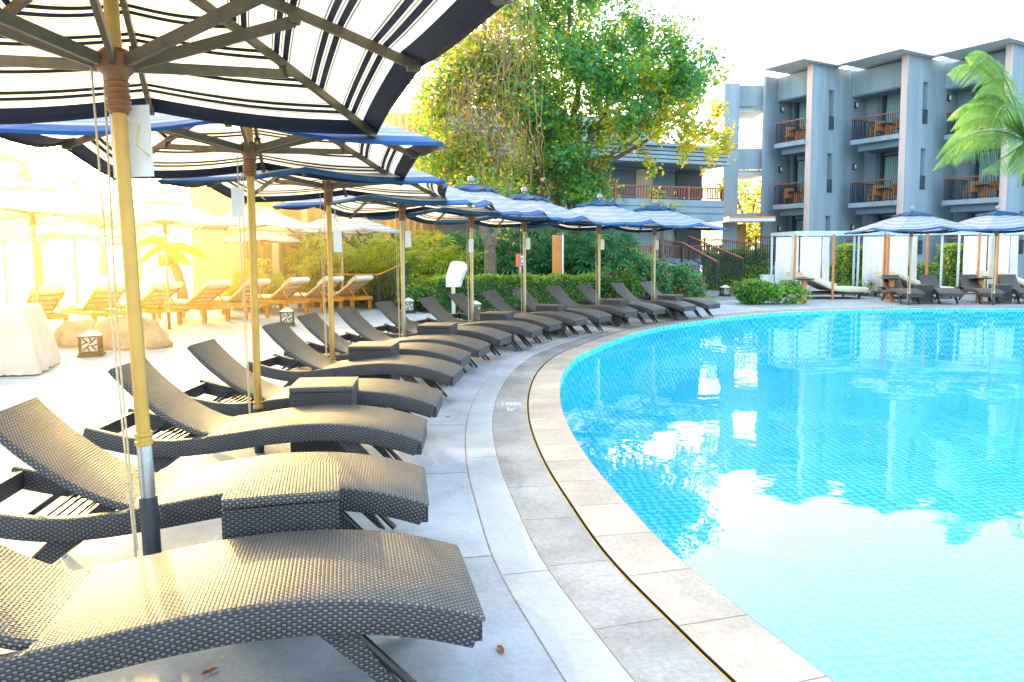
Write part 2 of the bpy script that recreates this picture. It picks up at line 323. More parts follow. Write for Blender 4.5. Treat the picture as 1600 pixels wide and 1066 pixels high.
    def build(s, name, mats, parent=None, smooth=False, off=None, fix=True):
        me = bpy.data.meshes.new(name); o_ = Vector(off) if off is not None else Vector()
        me.from_pydata([tuple(Vector(p) - o_) for p in s.v], [], s.f)
        mats = mats if isinstance(mats, (list, tuple)) else [mats]
        for m_ in mats: me.materials.append(M[m_])
        if any(s.mi): me.polygons.foreach_set('material_index', s.mi)
        if any(u is not None for u in s.uv):
            ul = me.uv_layers.new(name='UVMap'); flat = []
            for f, u in zip(s.f, s.uv):
                for k in range(len(f)): flat += list(u[k]) if u else [0, 0]
            ul.data.foreach_set('uv', flat)
        if smooth: me.polygons.foreach_set('use_smooth', [True] * len(me.polygons))
        me.update()
        if fix:
            bm = bmesh.new(); bm.from_mesh(me)
            bmesh.ops.recalc_face_normals(bm, faces=bm.faces); bm.to_mesh(me); bm.free()
        if smooth: 
            try: me.set_sharp_from_angle(angle=R(40))
            except Exception: pass
        o = bpy.data.objects.new(name, me); COL.objects.link(o)
        if parent: o.parent = parent
        return o
def tag(o, label=None, cat=None, group=None, kind=None):
    if label: o['label'] = label
    if cat: o['category'] = cat
    if group: o['group'] = group
    if kind: o['kind'] = kind
    return o
def empty(name, loc, rz=0, label=None, cat=None, group=None):
    o = bpy.data.objects.new(name, None); o.empty_display_size = .2; COL.objects.link(o); o.location = loc; o.rotation_euler = (0, 0, rz)
    return tag(o, label, cat, group)
KIDS = {}
def dup(root, loc=None, rz=None, label=None, scale=None, tilt=None, group=None):
    def cp(o, par):
        c = o.copy(); COL.objects.link(c); c.parent = par
        for ch in KIDS.get(o.name) or [x for x in COL.objects if x.parent == o]: 
            cp(ch, c)
        return c
    c = cp(root, None)
    if loc is not None: c.location = loc
    if rz is not None: c.rotation_euler = (0, 0, rz)
    if scale is not None: c.scale = (scale,) * 3 if not isinstance(scale, tuple) else scale
    if label: c['label'] = label
    if group: c['group'] = group
    return c
def rrect(w, h, r=.012, seg=2, ny=1):
    """rounded rectangle section centred on y, top at n=0 going down h"""
    pts = []
    for cx, cy, a0 in ((w / 2 - r, -r, 90), (-w / 2 + r, -r, 180), (-w / 2 + r, -h + r, 270), (w / 2 - r, -h + r, 360)):
        a0 -= 90
        for k in range(seg + 1):
            a = R(a0 + 90 * k / seg); pts.append((cx + r * math.cos(a), cy + r * math.sin(a)))
    return pts
def interp(tab, x):
    for (a, va), (b, vb) in zip(tab, tab[1:]):
        if x <= b:
            t = max(0, (x - a) / (b - a)); return va + (vb - va) * t
    return tab[-1][1]
def catmull(tab, n):
    out = []
    for i in range(len(tab) - 1):
        p0 = Vector(tab[max(i - 1, 0)]); p1 = Vector(tab[i]); p2 = Vector(tab[i + 1]); p3 = Vector(tab[min(i + 2, len(tab) - 1)])
        for k in range(n):
            t = k / n
            out.append(.5 * ((2 * p1) + (p2 - p0) * t + (2 * p0 - 5 * p1 + 4 * p2 - p3) * t * t + (3 * p1 - p0 - 3 * p2 + p3) * t ** 3))
    out.append(Vector(tab[-1])); return out
ORD = ['first', 'second', 'third', 'fourth', 'fifth', 'sixth', 'seventh', 'eighth', 'ninth', 'tenth', 'eleventh', 'twelfth', 'thirteenth', 'fourteenth', 'fifteenth', 'sixteenth', 'seventeenth', 'eighteenth', 'nineteenth', 'twentieth']

# ------------------------------------------------------------------ pool and deck
pix = [(1300, 1059), (1230, 1009), (1155, 948), (1094, 900), (1046, 858), (1011, 823), (963, 768), (930, 731), (902, 690), (884, 657), (874, 620), (877, 591), (885, 575), (901, 557), (933, 542), (978, 524), (1022, 512.5), (1068, 504.5), (1113, 499), (1160, 493), (1230, 487.5), (1330, 484), (1450, 482), (1600, 482)]
WZ = -.05
edge = [G(x, y).to_2d() for x, y in pix]
e0 = edge[0]; d0 = (edge[0] - edge[1]).normalized()
pre = [Vector((9, -6)), Vector((5.5, -3.2)), Vector((3.2, -.6)), e0 + d0 * 1.0]
post = [edge[-1] + Vector((5, .2)), edge[-1] + Vector((11, -1.5)), Vector((30, 13)), Vector((31, 4)), Vector((26, -4)), Vector((17, -8))]
ctrl = pre + edge + post
loop = [p.to_2d() for p in catmull([tuple(p) + (0,) for p in ctrl + [ctrl[0]]], 6)][:-1]
# smooth
for _ in range(14):
    loop = [(loop[i - 1] + loop[i] * 2 + loop[(i + 1) % len(loop)]) / 4 for i in range(len(loop))]
def resample(lp, step):
    n = len(lp); out = []; acc = 0; out.append(lp[0].copy())
    for i in range(n):
        a, b = lp[i], lp[(i + 1) % n]; L = (b - a).length; d = 0
        while acc + (L - d) >= step:
            d += step - acc; acc = 0
            out.append(a + (b - a) * (d / L))
        acc += L - d
    if (out[-1] - out[0]).length < step * .5: out.pop()
    return out
loop = resample(loop, .16)
NL = len(loop)
area = sum(loop[i].x * loop[(i + 1) % NL].y - loop[(i + 1) % NL].x * loop[i].y for i in range(NL))
sgn = 1 if area > 0 else -1
nrm = []
for i in range(NL):
    d = (loop[(i + 2) % NL] - loop[i - 2]).normalized(); nrm.append(Vector((d.y, -d.x)) * sgn)
def offp(i, o): i %= NL; return loop[i] + nrm[i] * o
arc = [0]
for i in range(NL): arc.append(arc[-1] + (loop[(i + 1) % NL] - loop[i]).length)
def strip(name, o0, o1, z0, z1, mt, kind='structure', nsub=1, parent=None, jz=0):
    b = MB()
    for i in range(NL):
        for k in range(nsub):
            a0 = o0 + (o1 - o0) * k / nsub; a1 = o0 + (o1 - o0) * (k + 1) / nsub
            za = z0 + (z1 - z0) * k / nsub; zb = z0 + (z1 - z0) * (k + 1) / nsub
            p = [offp(i, a0), offp(i + 1, a0), offp(i + 1, a1), offp(i, a1)]
            b.quad(Vector((*p[0], za)), Vector((*p[1], za)), Vector((*p[2], zb)), Vector((*p[3], zb)),
                   [(arc[i], a0), (arc[i + 1], a0), (arc[i + 1], a1), (arc[i], a1)])
    o = b.build(name, mt, parent, fix=False)
    if kind: tag(o, kind=kind)
    return o
strip('pool_coping', 0, .326, 0, 0, 'coping_in')
strip('pool_wall', 0, 0.0001, -1.35, 0, 'tile')
strip('drain_channel', .326, .344, -.02, -.02, 'slot')
strip('channel_wall', .326, .3261, 0, -.03, 'slot'); strip('channel_wall', .3439, .344, -.03, .001, 'slot')
strip('brass_trim', .344, .35, .001, .001, 'brass')
strip('granite_paving', .35, .66, 0, 0, 'coping_out')
strip('paving_joint', .66, .668, -.001, -.001, 'joint')
strip('paving_band', .668, .892, 0, 0, 'deckband')
strip('deck_joint', .892, .902, -.001, -.001, 'joint')
DECKW = 3.4
strip('pool_deck', .902, DECKW, 0, 0, 'deck', nsub=3)
# far ground with a hole
def hole_sheet(name, z, mt, o, outer):
    inner = [offp(i, o) for i in range(NL)]
    allp = [Vector((*p, z)) for p in outer] + [Vector((*p, z)) for p in inner]
    tri = geometry.tessellate_polygon([[Vector((*p, 0)) for p in outer], [Vector((*p, 0)) for p in inner]])
    b = MB(); b.v = allp
    for t in tri:
        b.face(tuple(t), [(allp[k].x, allp[k].y) for k in t])
    ob = b.build(name, mt, fix=False)
    bm = bmesh.new(); bm.from_mesh(ob.data)
    for f in bm.faces:
        if f.normal.z < 0: f.normal_flip()
    bm.to_mesh(ob.data); bm.free()
    return tag(ob, kind='structure')
S_ = 900
hole_sheet('ground', -.004, 'deck', DECKW - .02, [Vector((-S_, -S_)), Vector((S_, -S_)), Vector((S_, S_)), Vector((-S_, S_))])
b = MB(); b.v = [Vector((*offp(i, .02), WZ)) for i in range(NL)]; 
b.face(tuple(range(NL))); w = b.build('water', 'water', fix=False); tag(w, kind='structure')
if w.data.polygons[0].normal.z < 0: w.data.flip_normals()
b = MB(); b.v = [Vector((*offp(i, .02), -1.3)) for i in range(NL)]
b.face(tuple(range(NL))); w = b.build('pool_floor', 'tile', fix=False); tag(w, kind='structure')
if w.data.polygons[0].normal.z < 0: w.data.flip_normals()

# painted depth marking: text and a no-diving ring
def text_mesh(s, size):
    c = bpy.data.curves.new('t', 'FONT'); c.body = s; c.size = size; c.align_x = 'CENTER'; c.align_y = 'CENTER'
    o = bpy.data.objects.new('t', c); COL.objects.link(o); bpy.context.view_layer.update()
    me = bpy.data.meshes.new_from_object(o.evaluated_get(bpy.context.evaluated_depsgraph_get()))
    bpy.data.objects.remove(o); return me
def text_obj(s, size, name, mt, parent, loc, rot):
    me = text_mesh(s, size); me.name = name; me.materials.clear(); me.materials.append(M[mt])
    o = bpy.data.objects.new(name, me); COL.objects.link(o); o.parent = parent; o.location = loc; o.rotation_euler = rot; return o
def marking(px, py, label):
    c = G(px, py, .004)
    i = min(range(NL), key=lambda k: (loop[k] - c.to_2d()).length); n = -nrm[i]; rz = math.atan2(n.y, n.x) - R(90)
    c2 = offp(i, .5); t = empty('depth_marking', (c2.x, c2.y, .004), rz, label, 'floor marking', 'painted pool depth markings')
    # local +y points to the pool, text reads along +x
    text_obj('1.2m', .125, 'depth_text', 'paint', t, (.13, 0, 0), (0, 0, 0))
    b = MB(); n_ = 28
    for k in range(n_):
        a0, a1 = 2 * math.pi * k / n_, 2 * math.pi * (k + 1) / n_
        b.quad(*[Vector((r * math.cos(a), r * math.sin(a), 0)) for r, a in ((.062, a0), (.078, a0), (.078, a1), (.062, a1))])
    b.bar((-.05, .045, 0), (.05, -.045, 0), .012, .002)
    b.bar((-.03, -.03, 0), (.02, .0, 0), .014, .002); b.bar((.02, .0, 0), (.035, .035, 0), .01, .002)
    o = b.build('no_diving_symbol', 'paint', t, fix=False); o.location = (-.09, .02, .001)
    text_obj('NO DIVING', .034, 'warning_text', 'paint', t, (-.09, -.09, 0), (0, 0, 0))
marking(799, 634, 'white painted 1.2m depth mark on the paving nearest the camera')
marking(958, 517, 'white painted 1.2m depth mark on the paving by the far umbrellas')

# ------------------------------------------------------------------ loungers
PROF = [(0, .325), (.12, .365), (.25, .398), (.45, .428), (.7, .437), (.95, .418), (1.2, .383), (1.45, .355), (1.65, .352), (1.85, .385), (2.06, .44)]
prof = [(p.x, p.y) for p in catmull([(t, z, 0) for t, z in PROF], 4)]
def X_(t): return 1.03 - t
LW = .63
def make_lounger(mw='weave', ms='weave_side', name='pool_lounger'):
    root = empty(name, (0, 0, 0)); tag(root, 'x', 'sun lounger', 'dark woven loungers along the pool')
    full = [(X_(t), z) for t, z in prof]
    seat = [(X_(t), z + .004) for t, z in prof if t <= 1.33]
    b = MB(); sec = [(LW / 2 - .006, -.006), (LW / 2 - .016, 0), (0, .001), (-LW / 2 + .016, 0), (-LW / 2 + .006, -.006), (-LW / 2 + .006, -.012), (LW / 2 - .006, -.012)]
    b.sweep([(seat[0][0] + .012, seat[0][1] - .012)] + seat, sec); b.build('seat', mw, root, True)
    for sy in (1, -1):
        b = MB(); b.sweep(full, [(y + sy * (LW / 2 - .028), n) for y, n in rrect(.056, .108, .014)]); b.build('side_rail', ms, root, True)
    b = MB()
    t0 = .03; z0 = .335
    b.box((X_(0) - .012, 0, z0 - .066), (.04, LW - .116, .1)); b.build('foot_rail', ms, root)
    b = MB(); b.box((X_(2.03), 0, .375), (.045, LW - .118, .09)); b.build('head_rail', ms, root)
    # backrest
    bk = catmull([(X_(1.27), .366, 0), (X_(1.40), .395, 0), (X_(1.58), .49, 0), (X_(1.75), .625, 0), (X_(1.86), .735, 0), (X_(1.915), .80, 0)], 5)
    b = MB(); b.sweep([(p.x, p.y) for p in bk], rrect(LW - .135, .038, .014)); b.build('backrest', mw, root, True)
    b = MB()
    for sy in (1, -1):
        b.bar((X_(1.60), sy * .2, .465), (X_(1.83), sy * .2, .3), .018, .018)
    b.bar((X_(1.83), -.24, .3), (X_(1.83), .24, .3), .02, .02)
    b.build('prop_strut', 'legm', root)
    b = MB()
    for k in range(5): b.bar((X_(1.55 + .045 * k), -.22, .315), (X_(1.55 + .045 * k), .22, .315), .012, .012)
    b.build('ratchet', 'legm', root)
    # legs: woven wedges and a floor tube
    for (ta, tb, tf) in ((.42, .545, .21), (1.66, 1.5, 1.84)):
        for sy in (1, -1):
            b = MB(); y0 = sy * (LW / 2 - .06); y1 = sy * (LW / 2 - .095)
            za = interp(PROF, ta) - .105; zb = interp(PROF, tb) - .105
            P3 = [(X_(ta), za), (X_(tb), zb), (X_(tf) - .0 + (-.04 if tf < 1 else .04), .03), (X_(tf), .012)]
            n = len(b.v); b.v += [Vector((x, y0, z)) for x, z in P3] + [Vector((x, y1, z)) for x, z in P3]
            b.face((n, n + 1, n + 2, n + 3), [(x, z) for x, z in P3]); b.face((n + 7, n + 6, n + 5, n + 4), [(x, z) for x, z in P3][::-1])
            for k in range(4): k2 = (k + 1) % 4; b.face((n + k, n + 4 + k, n + 4 + k2, n + k2), [(0, 0), (.035, 0), (.035, .2), (0, .2)])
            b.build('leg', ms, root)
        for sy in (1, -1):
            b = MB(); b.tube([(X_(ta), sy * (LW / 2 - .078), interp(PROF, ta) - .12), (X_(tf - (.05 if tf < 1 else -.05)), sy * (LW / 2 - .078), .016)], .016, 8); b.build('leg_tube', 'legm', root, True)
    return root
feet = [(755, 1013), (668, 820), (657, 712), (679, 654), (706, 603.5), (717.5, 576.5), (745, 559), (779.5, 541), (828, 528.4), (857, 517.5), (896.5, 510), (934, 504.5), (975, 496), (1018, 492), (1065, 487), (1104, 483.3)]
angs = [12.5, 9, 3.5, 0, -6, -9, -14, -17, -21, -25, -29, -33, -37, -40, -43, -46]
lng = make_lounger(); first = True
for i, ((px, py), a) in enumerate(zip(feet, angs)):
    c = G(px, py, .225); ax = Vector((math.cos(R(a)), math.sin(R(a)), 0)); pr = Vector((-ax.y, ax.x, 0))
    ctr = c - ax * 1.03 + pr * (LW / 2); ctr.z = 0
    lab = 'dark woven lounger, %s from the camera in the long curved row, backrest raised' % ORD[i]
    if i == 0: lab = 'closest dark woven lounger, its foot end filling the bottom left corner'
    if first: lng.location = ctr; lng.rotation_euler = (0, 0, R(a)); lng['label'] = lab; first = False
    else: dup(lng, ctr, R(a) + rnd.uniform(-.02, .02), lab)
# loungers on the far side of the pool
far_feet = [(1408, 473, -99), (1468, 473, -100), (1531, 473, -103), (1592, 473, -105), (1652, 474, -108)]
for i, (px, py, a) in enumerate(far_feet):
    ax = Vector((math.cos(R(a)), math.sin(R(a)), 0)); c = G(px, py + 6, .0)
    c = P(px, py, 20.9); c.z = 0
    ctr = c - ax * 1.03 + Vector((-ax.y, ax.x, 0)) * (LW / 2)
    dup(lng, ctr, R(a), 'dark woven lounger across the pool before the cabanas, %s from the left' % ORD[i], group='dark woven loungers across the pool')

# side tables
def make_table():
    t = empty('side_table', (0, 0, 0)); tag(t, 'x', 'side table', 'woven cube tables between the loungers')
    b = MB(); s = .45; h = .50
    for k in range(4):
        a = k * math.pi / 2; r = Matrix.Rotation(a, 3, 'Z')
        b.box(r @ Vector((s / 2 - .01, 0, h / 2 + .02)), (.02, s - .001 if k % 2 else s - .041, h - .03), r)
        b.build('side_panel', 'weave_side', t); b = MB()
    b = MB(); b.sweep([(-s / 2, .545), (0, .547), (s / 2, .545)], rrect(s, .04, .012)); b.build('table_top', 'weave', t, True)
    b = MB()
    for x in (-1, 1):
        for y in (-1, 1): b.box((x * (s / 2 - .04), y * (s / 2 - .04), .01), (.03, .03, .02))
    b.build('foot', 'legm', t)
    return t
tabs = [(444, 748, 14), (508, 596.5, 6), (585, 537, -3), (684, 506, -10), (777, 487.5, -17), (861, 475.8, -24), (960, 467, -31), (1048, 460.5, -38)]
tb0 = make_table(); TPOS = []
for i, (px, py, a) in enumerate(tabs):
    c = G(px, py, .547); c.z = 0; TPOS.append(c.copy())
    lab = 'dark woven cube side table, %s from the camera, between two loungers' % ORD[i]
    if i == 0: tb0.location = c; tb0.rotation_euler = (0, 0, R(a)); tb0['label'] = lab
    else: dup(tb0, c, R(a), lab)
for i, (px, Y) in enumerate(((1441, 21.6), (1562, 21.5))):
    c = P(px, 470, Y); c.z = 0
    dup(tb0, c, R(-10), 'dark woven cube side table across the pool, %s of two' % ('left' if i == 0 else 'right'), group='woven cube tables across the pool')

# ------------------------------------------------------------------ umbrellas
HS = 1.25
def canopy_mesh(hs, zc, zm, za, r0=0., r1=1., nr=14, na=8, seed=1):
    b = MB(); q = random.Random(seed)
    def P_(k, r):
        a = R(45 * k); D = hs if k % 2 == 0 else hs * math.sqrt(2); dz = (za - zm) if k % 2 == 0 else (za - zc)
        rr = r ** 1.12
        return Vector((math.cos(a) * D * r, math.sin(a) * D * r, za - dz * rr))
    ph = [q.uniform(0, 6) for _ in range(8)]
    for k in range(8):
        grid = []
        for j in range(na + 1):
            u = j / na; row = []
            for i in range(nr + 1):
                r = r0 + (r1 - r0) * i / nr
                p = P_(k, r).lerp(P_((k + 1) % 8, r), u); s = math.sin(math.pi * u)
                p.z -= .035 * s * r + .006 * s * math.sin(9 * r + ph[k])
                f = 1 - .03 * s * r * r; p.x *= f; p.y *= f
                row.append((p, r))
            p, r = row[-1]; d = Vector((p.x, p.y, 0)).normalized() * .004
            if r1 >= 1: row.append((p + d + Vector((0, 0, -.022)), 1.0))
            grid.append(row)
        n = len(b.v); W = len(grid[0])
        for row in grid:
            for p, r in row: b.v.append(p)
        for j in range(na):
            for i in range(W - 1):
                a_ = n + j * W + i; rs = (grid[j][i][1], grid[j][i + 1][1])
                b.face((a_, a_ + 1, a_ + W + 1, a_ + W), [(min(rs[0], .999), j / na), (min(rs[1], .999), j / na), (min(rs[1], .999), (j + 1) / na), (min(rs[0], .999), (j + 1) / na)])
    bm = bmesh.new()
    return b
def make_umbrella(zc, zm, za, zr, detail=True, seed=1, lower=.55, name='pool_umbrella', cm='canopy', nm='navy', pm='pole'):
    t = empty(name, (0, 0, 0)); tag(t, 'x', 'umbrella', 'striped umbrellas over the woven loungers')
    c = canopy_mesh(HS, zc, zm, za, seed=seed).build('canopy', cm, t, True, fix=False)
    bm = bmesh.new(); bm.from_mesh(c.data); bmesh.ops.remove_doubles(bm, verts=bm.verts, dist=.0005); bmesh.ops.recalc_face_normals(bm, faces=bm.faces); bm.to_mesh(c.data); bm.free()
    canopy_mesh(HS * .30, za - .07, za - .045, za + .035, seed=seed + 3, nr=5).build('vent_cap', nm, t, True, fix=False)
    MB().lathe([(0, za + .03), (.02, za + .03), (.022, za + .055), (.05, za + .075), (.058, za + .11), (.045, za + .15), (0, za + .17)], 14).build('finial', 'finial', t, True)
    MB().tube([(0, 0, lower), (0, 0, za - .01)], .028, 16).build('pole', pm, t, True)
    MB().tube([(0, 0, .27), (0, 0, lower + .01)], .030, 16).build('lower_pole', 'steel', t, True)
    MB().tube([(0, 0, 0), (0, 0, .5 if lower > .7 else .34)], .036, 16).build('pole_sleeve', 'darksteel', t, True)
    MB().lathe([(.027, lower - .02), (.036, lower - .015), (.036, lower + .0), (.031, lower + .004), (.031, lower + .018), (.036, lower + .022), (.036, lower + .035), (.027, lower + .04)], 16).build('pole_joint', pm, t, True)
    pr = [(.034, zr - .2)]
    for k in range(5): z = zr - .19 + k * .024; pr += [(.04, z), (.047, z + .008), (.047, z + .014), (.04, z + .022)]
    pr += [(.048, zr - .05), (.068, zr - .03), (.068, zr + .03), (.05, zr + .05), (.034, zr + .05)]
    MB().lathe(pr, 20).build('runner', 'hub', t, True)
    MB().lathe([(.034, za - .12), (.07, za - .11), (.07, za - .05), (.03, za - .03)], 14).build('top_hub', 'hub', t, True)
    for k in range(8):
        a = R(45 * k); D = HS if k % 2 == 0 else HS * math.sqrt(2); dz = (za - zm) if k % 2 == 0 else (za - zc)
        def pt(r, lo=.03): return Vector((math.cos(a) * D * r, math.sin(a) * D * r, za - dz * r ** 1.12 - lo))
        b = MB(); rs = [.04, .28, .52, .76, .985]
        b2 = [pt(r, .034) for r in rs]
        for p0, p1 in zip(b2, b2[1:]): b.bar(p0, p1 + (p1 - p0) * .01, .024, .042)
        b.build('rib', 'rib', t)
        b = MB(); s0 = Vector((math.cos(a) * .075, math.sin(a) * .075, zr)); s1 = pt(.56, .075)
        b.bar(s0, s1, .022, .046); b.build('strut', 'rib', t)
        MB().box(pt(.56, .06), (.05, .05, .05), Matrix.Rotation(a, 3, 'Z')).build('bracket', 'rib', t); MB().box(pt(.97, .035), (.06, .035, .05), Matrix.Rotation(a, 3, 'Z')).build('rib_pocket', 'rib', t)
    # halyard
    b = MB()
    b.tube([(-.09, .02, zr + .02), (-.085, .0, 1.3), (-.062, -.01, .25)], .0042, 6); b.tube([(-.05, .045, zr + .0), (-.07, .02, 1.2), (-.055, -.01, .28)], .0042, 6)
    b.tube([(-.062, -.01, .25), (-.07, -.02, .2), (-.055, -.01, .16), (-.04, 0, .22)], .006, 6)
    b.build('cord', 'rope', t, True)
    if detail:
        b = MB(); q = random.Random(seed)
        b.tube([(.03, -.02, zr - .22), (.07, -.03, zr - .25), (.06, -.02, zr - .33), (.1, -.03, zr - .37)], .005, 6); b.build('tag_loop', 'rope', t, True)
    return t
def add_tag(u, w, h, z, dx=.1):
    b = MB(); b.box((dx, -.03, z - h / 2), (w, .004, h)); o = b.build('hanging_tag', 'tag', u); 
    b = MB(); b.tube([(dx, -.03, z), (dx * .5, -.03, z + .12)], .003, 5); o2 = b.build('tag_string', 'rope', o)
UM = [  # base px, py used only for direction, depth, rotation, z corner, z mid, apex, runner
    (238, 800, 3.0, 20, 2.245, 2.345, 2.79, 2.27), (402, 600, 5.52, 14, 2.19, 2.29, 2.74, 2.28), (519, 540, 7.83, 4, 2.16, 2.25, 2.70, 2.22),
    (631, 510, 10.13, -9, 2.10, 2.19, 2.64, 2.16), (738, 490, 12.27, -18, 2.08, 2.17, 2.62, 2.13), (820, 478, 14.06, -26, 2.08, 2.16, 2.60, 2.12),
    (936, 468, 15.77, -34, 2.06, 2.15, 2.60, 2.12), (1022, 463, 17.5, -42, 2.06, 2.15, 2.60, 2.12)]
for i, (px, py, Y, a, zc, zm, za, zr) in enumerate(UM):
    c = P(px, py, Y); c.z = 0
    u = make_umbrella(zc, zm, za, zr, seed=i + 1, lower=.735 if i == 0 else .0 + .36, pm='glarepole' if i < 3 else 'pole')
    u.location = c; u.rotation_euler = (0, 0, R(a))
    if i == 0: lab = 'closest navy and white striped umbrella seen from below at top left'
    else: lab = 'navy and white striped umbrella over the woven loungers, %s from the camera' % ORD[i]
    u['label'] = lab
    if i == 0:
        u.rotation_euler = (R(-.9), R(-1.6), R(a))
        b = MB(); b.box((.03, .055, 1.97), (.165, .004, .29), Matrix.Rotation(R(-20), 3, 'Z')); b.build('hanging_tag', 'tag', u)
    else: add_tag(u, .085 if i > 1 else .09, .22, (2.0, 1.75, 1.82, 1.75, 1.8, 1.8, 1.8)[i - 1], -.09 if i in (1,) else (-.0 if i == 4 else .09))
# across the pool and far left
fu = make_umbrella(2.06, 2.15, 2.60, 2.12, False, 21, .4)
uloc = [(1421, 20.7, 8), (1553, 20.5, 5)]
for i, (px, Y, a) in enumerate(uloc):
    c = P(px, 450, Y); c.z = 0; lab = '%s of the two blue and white umbrellas across the pool before the cabanas' % ('left' if i == 0 else 'right')
    if i == 0: fu.location = c; fu.rotation_euler = (0, 0, R(a)); fu['label'] = lab; fu['group'] = 'umbrellas across the pool'
    else: dup(fu, c, R(a), lab, group='umbrellas across the pool')
lefts = [(57, 13.5, 15, 1.08, 'broad white umbrella with sunlit top, leftmost beyond the boulder'), (262, 15, 25, 1.02, 'white umbrella in the glare, directly behind the closest pole'),
         (399, 17.5, 30, 1.02, 'white umbrella just right of the second pole beyond the wooden loungers'), (536, 20.5, 40, 1.02, 'pale umbrella before the slatted screen, rightmost of those on the left'),
         (412, 24, 20, .93, 'smaller lower umbrella behind the wooden loungers near the pale building'), (120, 20, 10, .98, 'hazy white umbrella second row, beyond the broad leftmost one'), (10, 24, 10, .95, 'hazy white umbrella at the far left edge, deep in the glare'), (215, 26, 10, .92, 'hazy small umbrella farthest back in the glare left of the closest pole')]
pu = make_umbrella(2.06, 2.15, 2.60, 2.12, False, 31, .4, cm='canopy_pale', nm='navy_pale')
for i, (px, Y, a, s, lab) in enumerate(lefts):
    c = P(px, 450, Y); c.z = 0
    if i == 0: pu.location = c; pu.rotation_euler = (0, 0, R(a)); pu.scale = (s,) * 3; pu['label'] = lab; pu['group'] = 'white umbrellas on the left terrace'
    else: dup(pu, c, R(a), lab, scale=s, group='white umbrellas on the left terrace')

# ------------------------------------------------------------------ wooden loungers (left)
def make_wood():
    t = empty('wooden_lounger', (0, 0, 0)); tag(t, 'x', 'sun lounger', 'teak loungers with cream cushions')
    L, W = 1.95, .66
    b = MB()
    for sy in (1, -1): b.box((0, sy * (W / 2 - .02), .33), (L, .04, .09))
    b.box((L / 2 - .02, 0, .33), (.04, W - .082, .088)); b.box((-L / 2 + .02, 0, .33), (.04, W - .082, .088))
    for k in range(11): b.box((-.1 + k * .1, 0, .362), (.07, W - .084, .016))
    b.build('frame', 'teak', t)
    for x in (-L / 2 + .09, L / 2 - .09):
        for sy in (1, -1): MB().box((x, sy * (W / 2 - .055), .165), (.07, .03, .33)).box((x, sy * (W / 2 + .004), .19), (.07, .012, .37)).build('leg', 'teak', t)
    # backrest hinged at x=-.2, top toward -x
    b = MB(); h = Vector((-.18, 0, .39)); e = Vector((-.97, 0, .80)); d = (e - h)
    for sy in (1, -1): b.bar(h + Vector((0, sy * .27, 0)), e + Vector((0, sy * .27, 0)), .04, .035)
    for k in range(4): p = h + d * (k + .5) / 4; b.bar(p + Vector((0, -.25, 0)), p + Vector((0, .25, 0)), .04, .02, Vector((-.46, 0, .88)))
    b.build('backrest', 'teak', t)
    b = MB(); b.bar(h + Vector((-.02, 0, .03)), e + Vector((.01, 0, .025)), .5, .012); b.build('back_panel', 'backcloth', t)
    b = MB()
    for sy in (1, -1): b.bar((-.62, sy * .23, .64), (-.9, sy * .23, .37), .022, .03)
    b.build('prop', 'teak', t)
    b = MB(); b.sweep([(.93, .455), (.3, .46), (-.12, .46), (-.2, .478), (-.55, .665), (-.97, .895), (-1.05, .89)], rrect(W - .1, .075, .03, 3)); b.build('cushion', 'cushion', t, True)
    b = MB(); b.sweep([(-.66, .77), (-.82, .86), (-1.0, .945), (-1.08, .925), (-1.1, .86)], rrect(W - .1, .035, .015)); b.build('towel', 'drape', t, True)
    return t
wd = make_wood()
wood_pts = [(243, 511), (322, 505), (386, 499), (450, 493), (505, 489), (552, 486), (52, 524), (150, 517)]
for i, (px, py) in enumerate(wood_pts):
    a = R(148 - 1.5 * i); g_ = G(px, py); f_ = Vector((math.cos(a), math.sin(a), 0)); s_ = Vector((math.sin(a), -math.cos(a), 0))
    c = g_ + f_ * .9 + s_ * .28
    lab = ('teak lounger with cream cushion, %s counting from the slatted railing leftwards' % ORD[5 - i]) if i < 6 else ('teak lounger behind the boulder, ' + ('by the draped cover' if i == 6 else 'in the strongest glare'))
    if i == 0: wd.location = c; wd.rotation_euler = (0, 0, a); wd['label'] = lab
    else: dup(wd, c, a, lab)

# ------------------------------------------------------------------ foliage helpers
def leaf(b, p, size, q, mi=0, asp=.55, nz=None):
    a = Vector((q.gauss(0, 1), q.gauss(0, 1), q.gauss(0, .7))).normalized()
    n = Vector((q.gauss(0, 1), q.gauss(0, 1), q.gauss(0, 1) + .6)); c = a.cross(n)
    if c.length < 1e-3: return
    c.normalize(); a = a * size; c = c * size * asp
    b.quad(p - a * .5, p - a * .05 + c * .5, p + a * .5, p - a * .05 - c * .5, None, mi)
def crown(b, clumps, n_per_m3, size, q, mixf, shell=.35):
    for (c, r) in clumps:
        c = Vector(c); rv = Vector(r) if isinstance(r, (tuple, list)) else Vector((r, r, r))
        n = int(n_per_m3 * rv.x * rv.y * rv.z * 4.2)
        for _ in range(n):
            d = Vector((q.gauss(0, 1), q.gauss(0, 1), q.gauss(0, 1))).normalized()
            t = (shell + (1 - shell) * q.random()) * (1 + .12 * q.gauss(0, 1))
            p = c + Vector((d.x * rv.x, d.y * rv.y, d.z * rv.z)) * t
            leaf(b, p, size * q.uniform(.6, 1.3), q, mixf(p, q))
def pick(q, *w):
    r = q.random(); s = 0
    for i, x in enumerate(w):
        s += x
        if r < s: return i
    return len(w) - 1
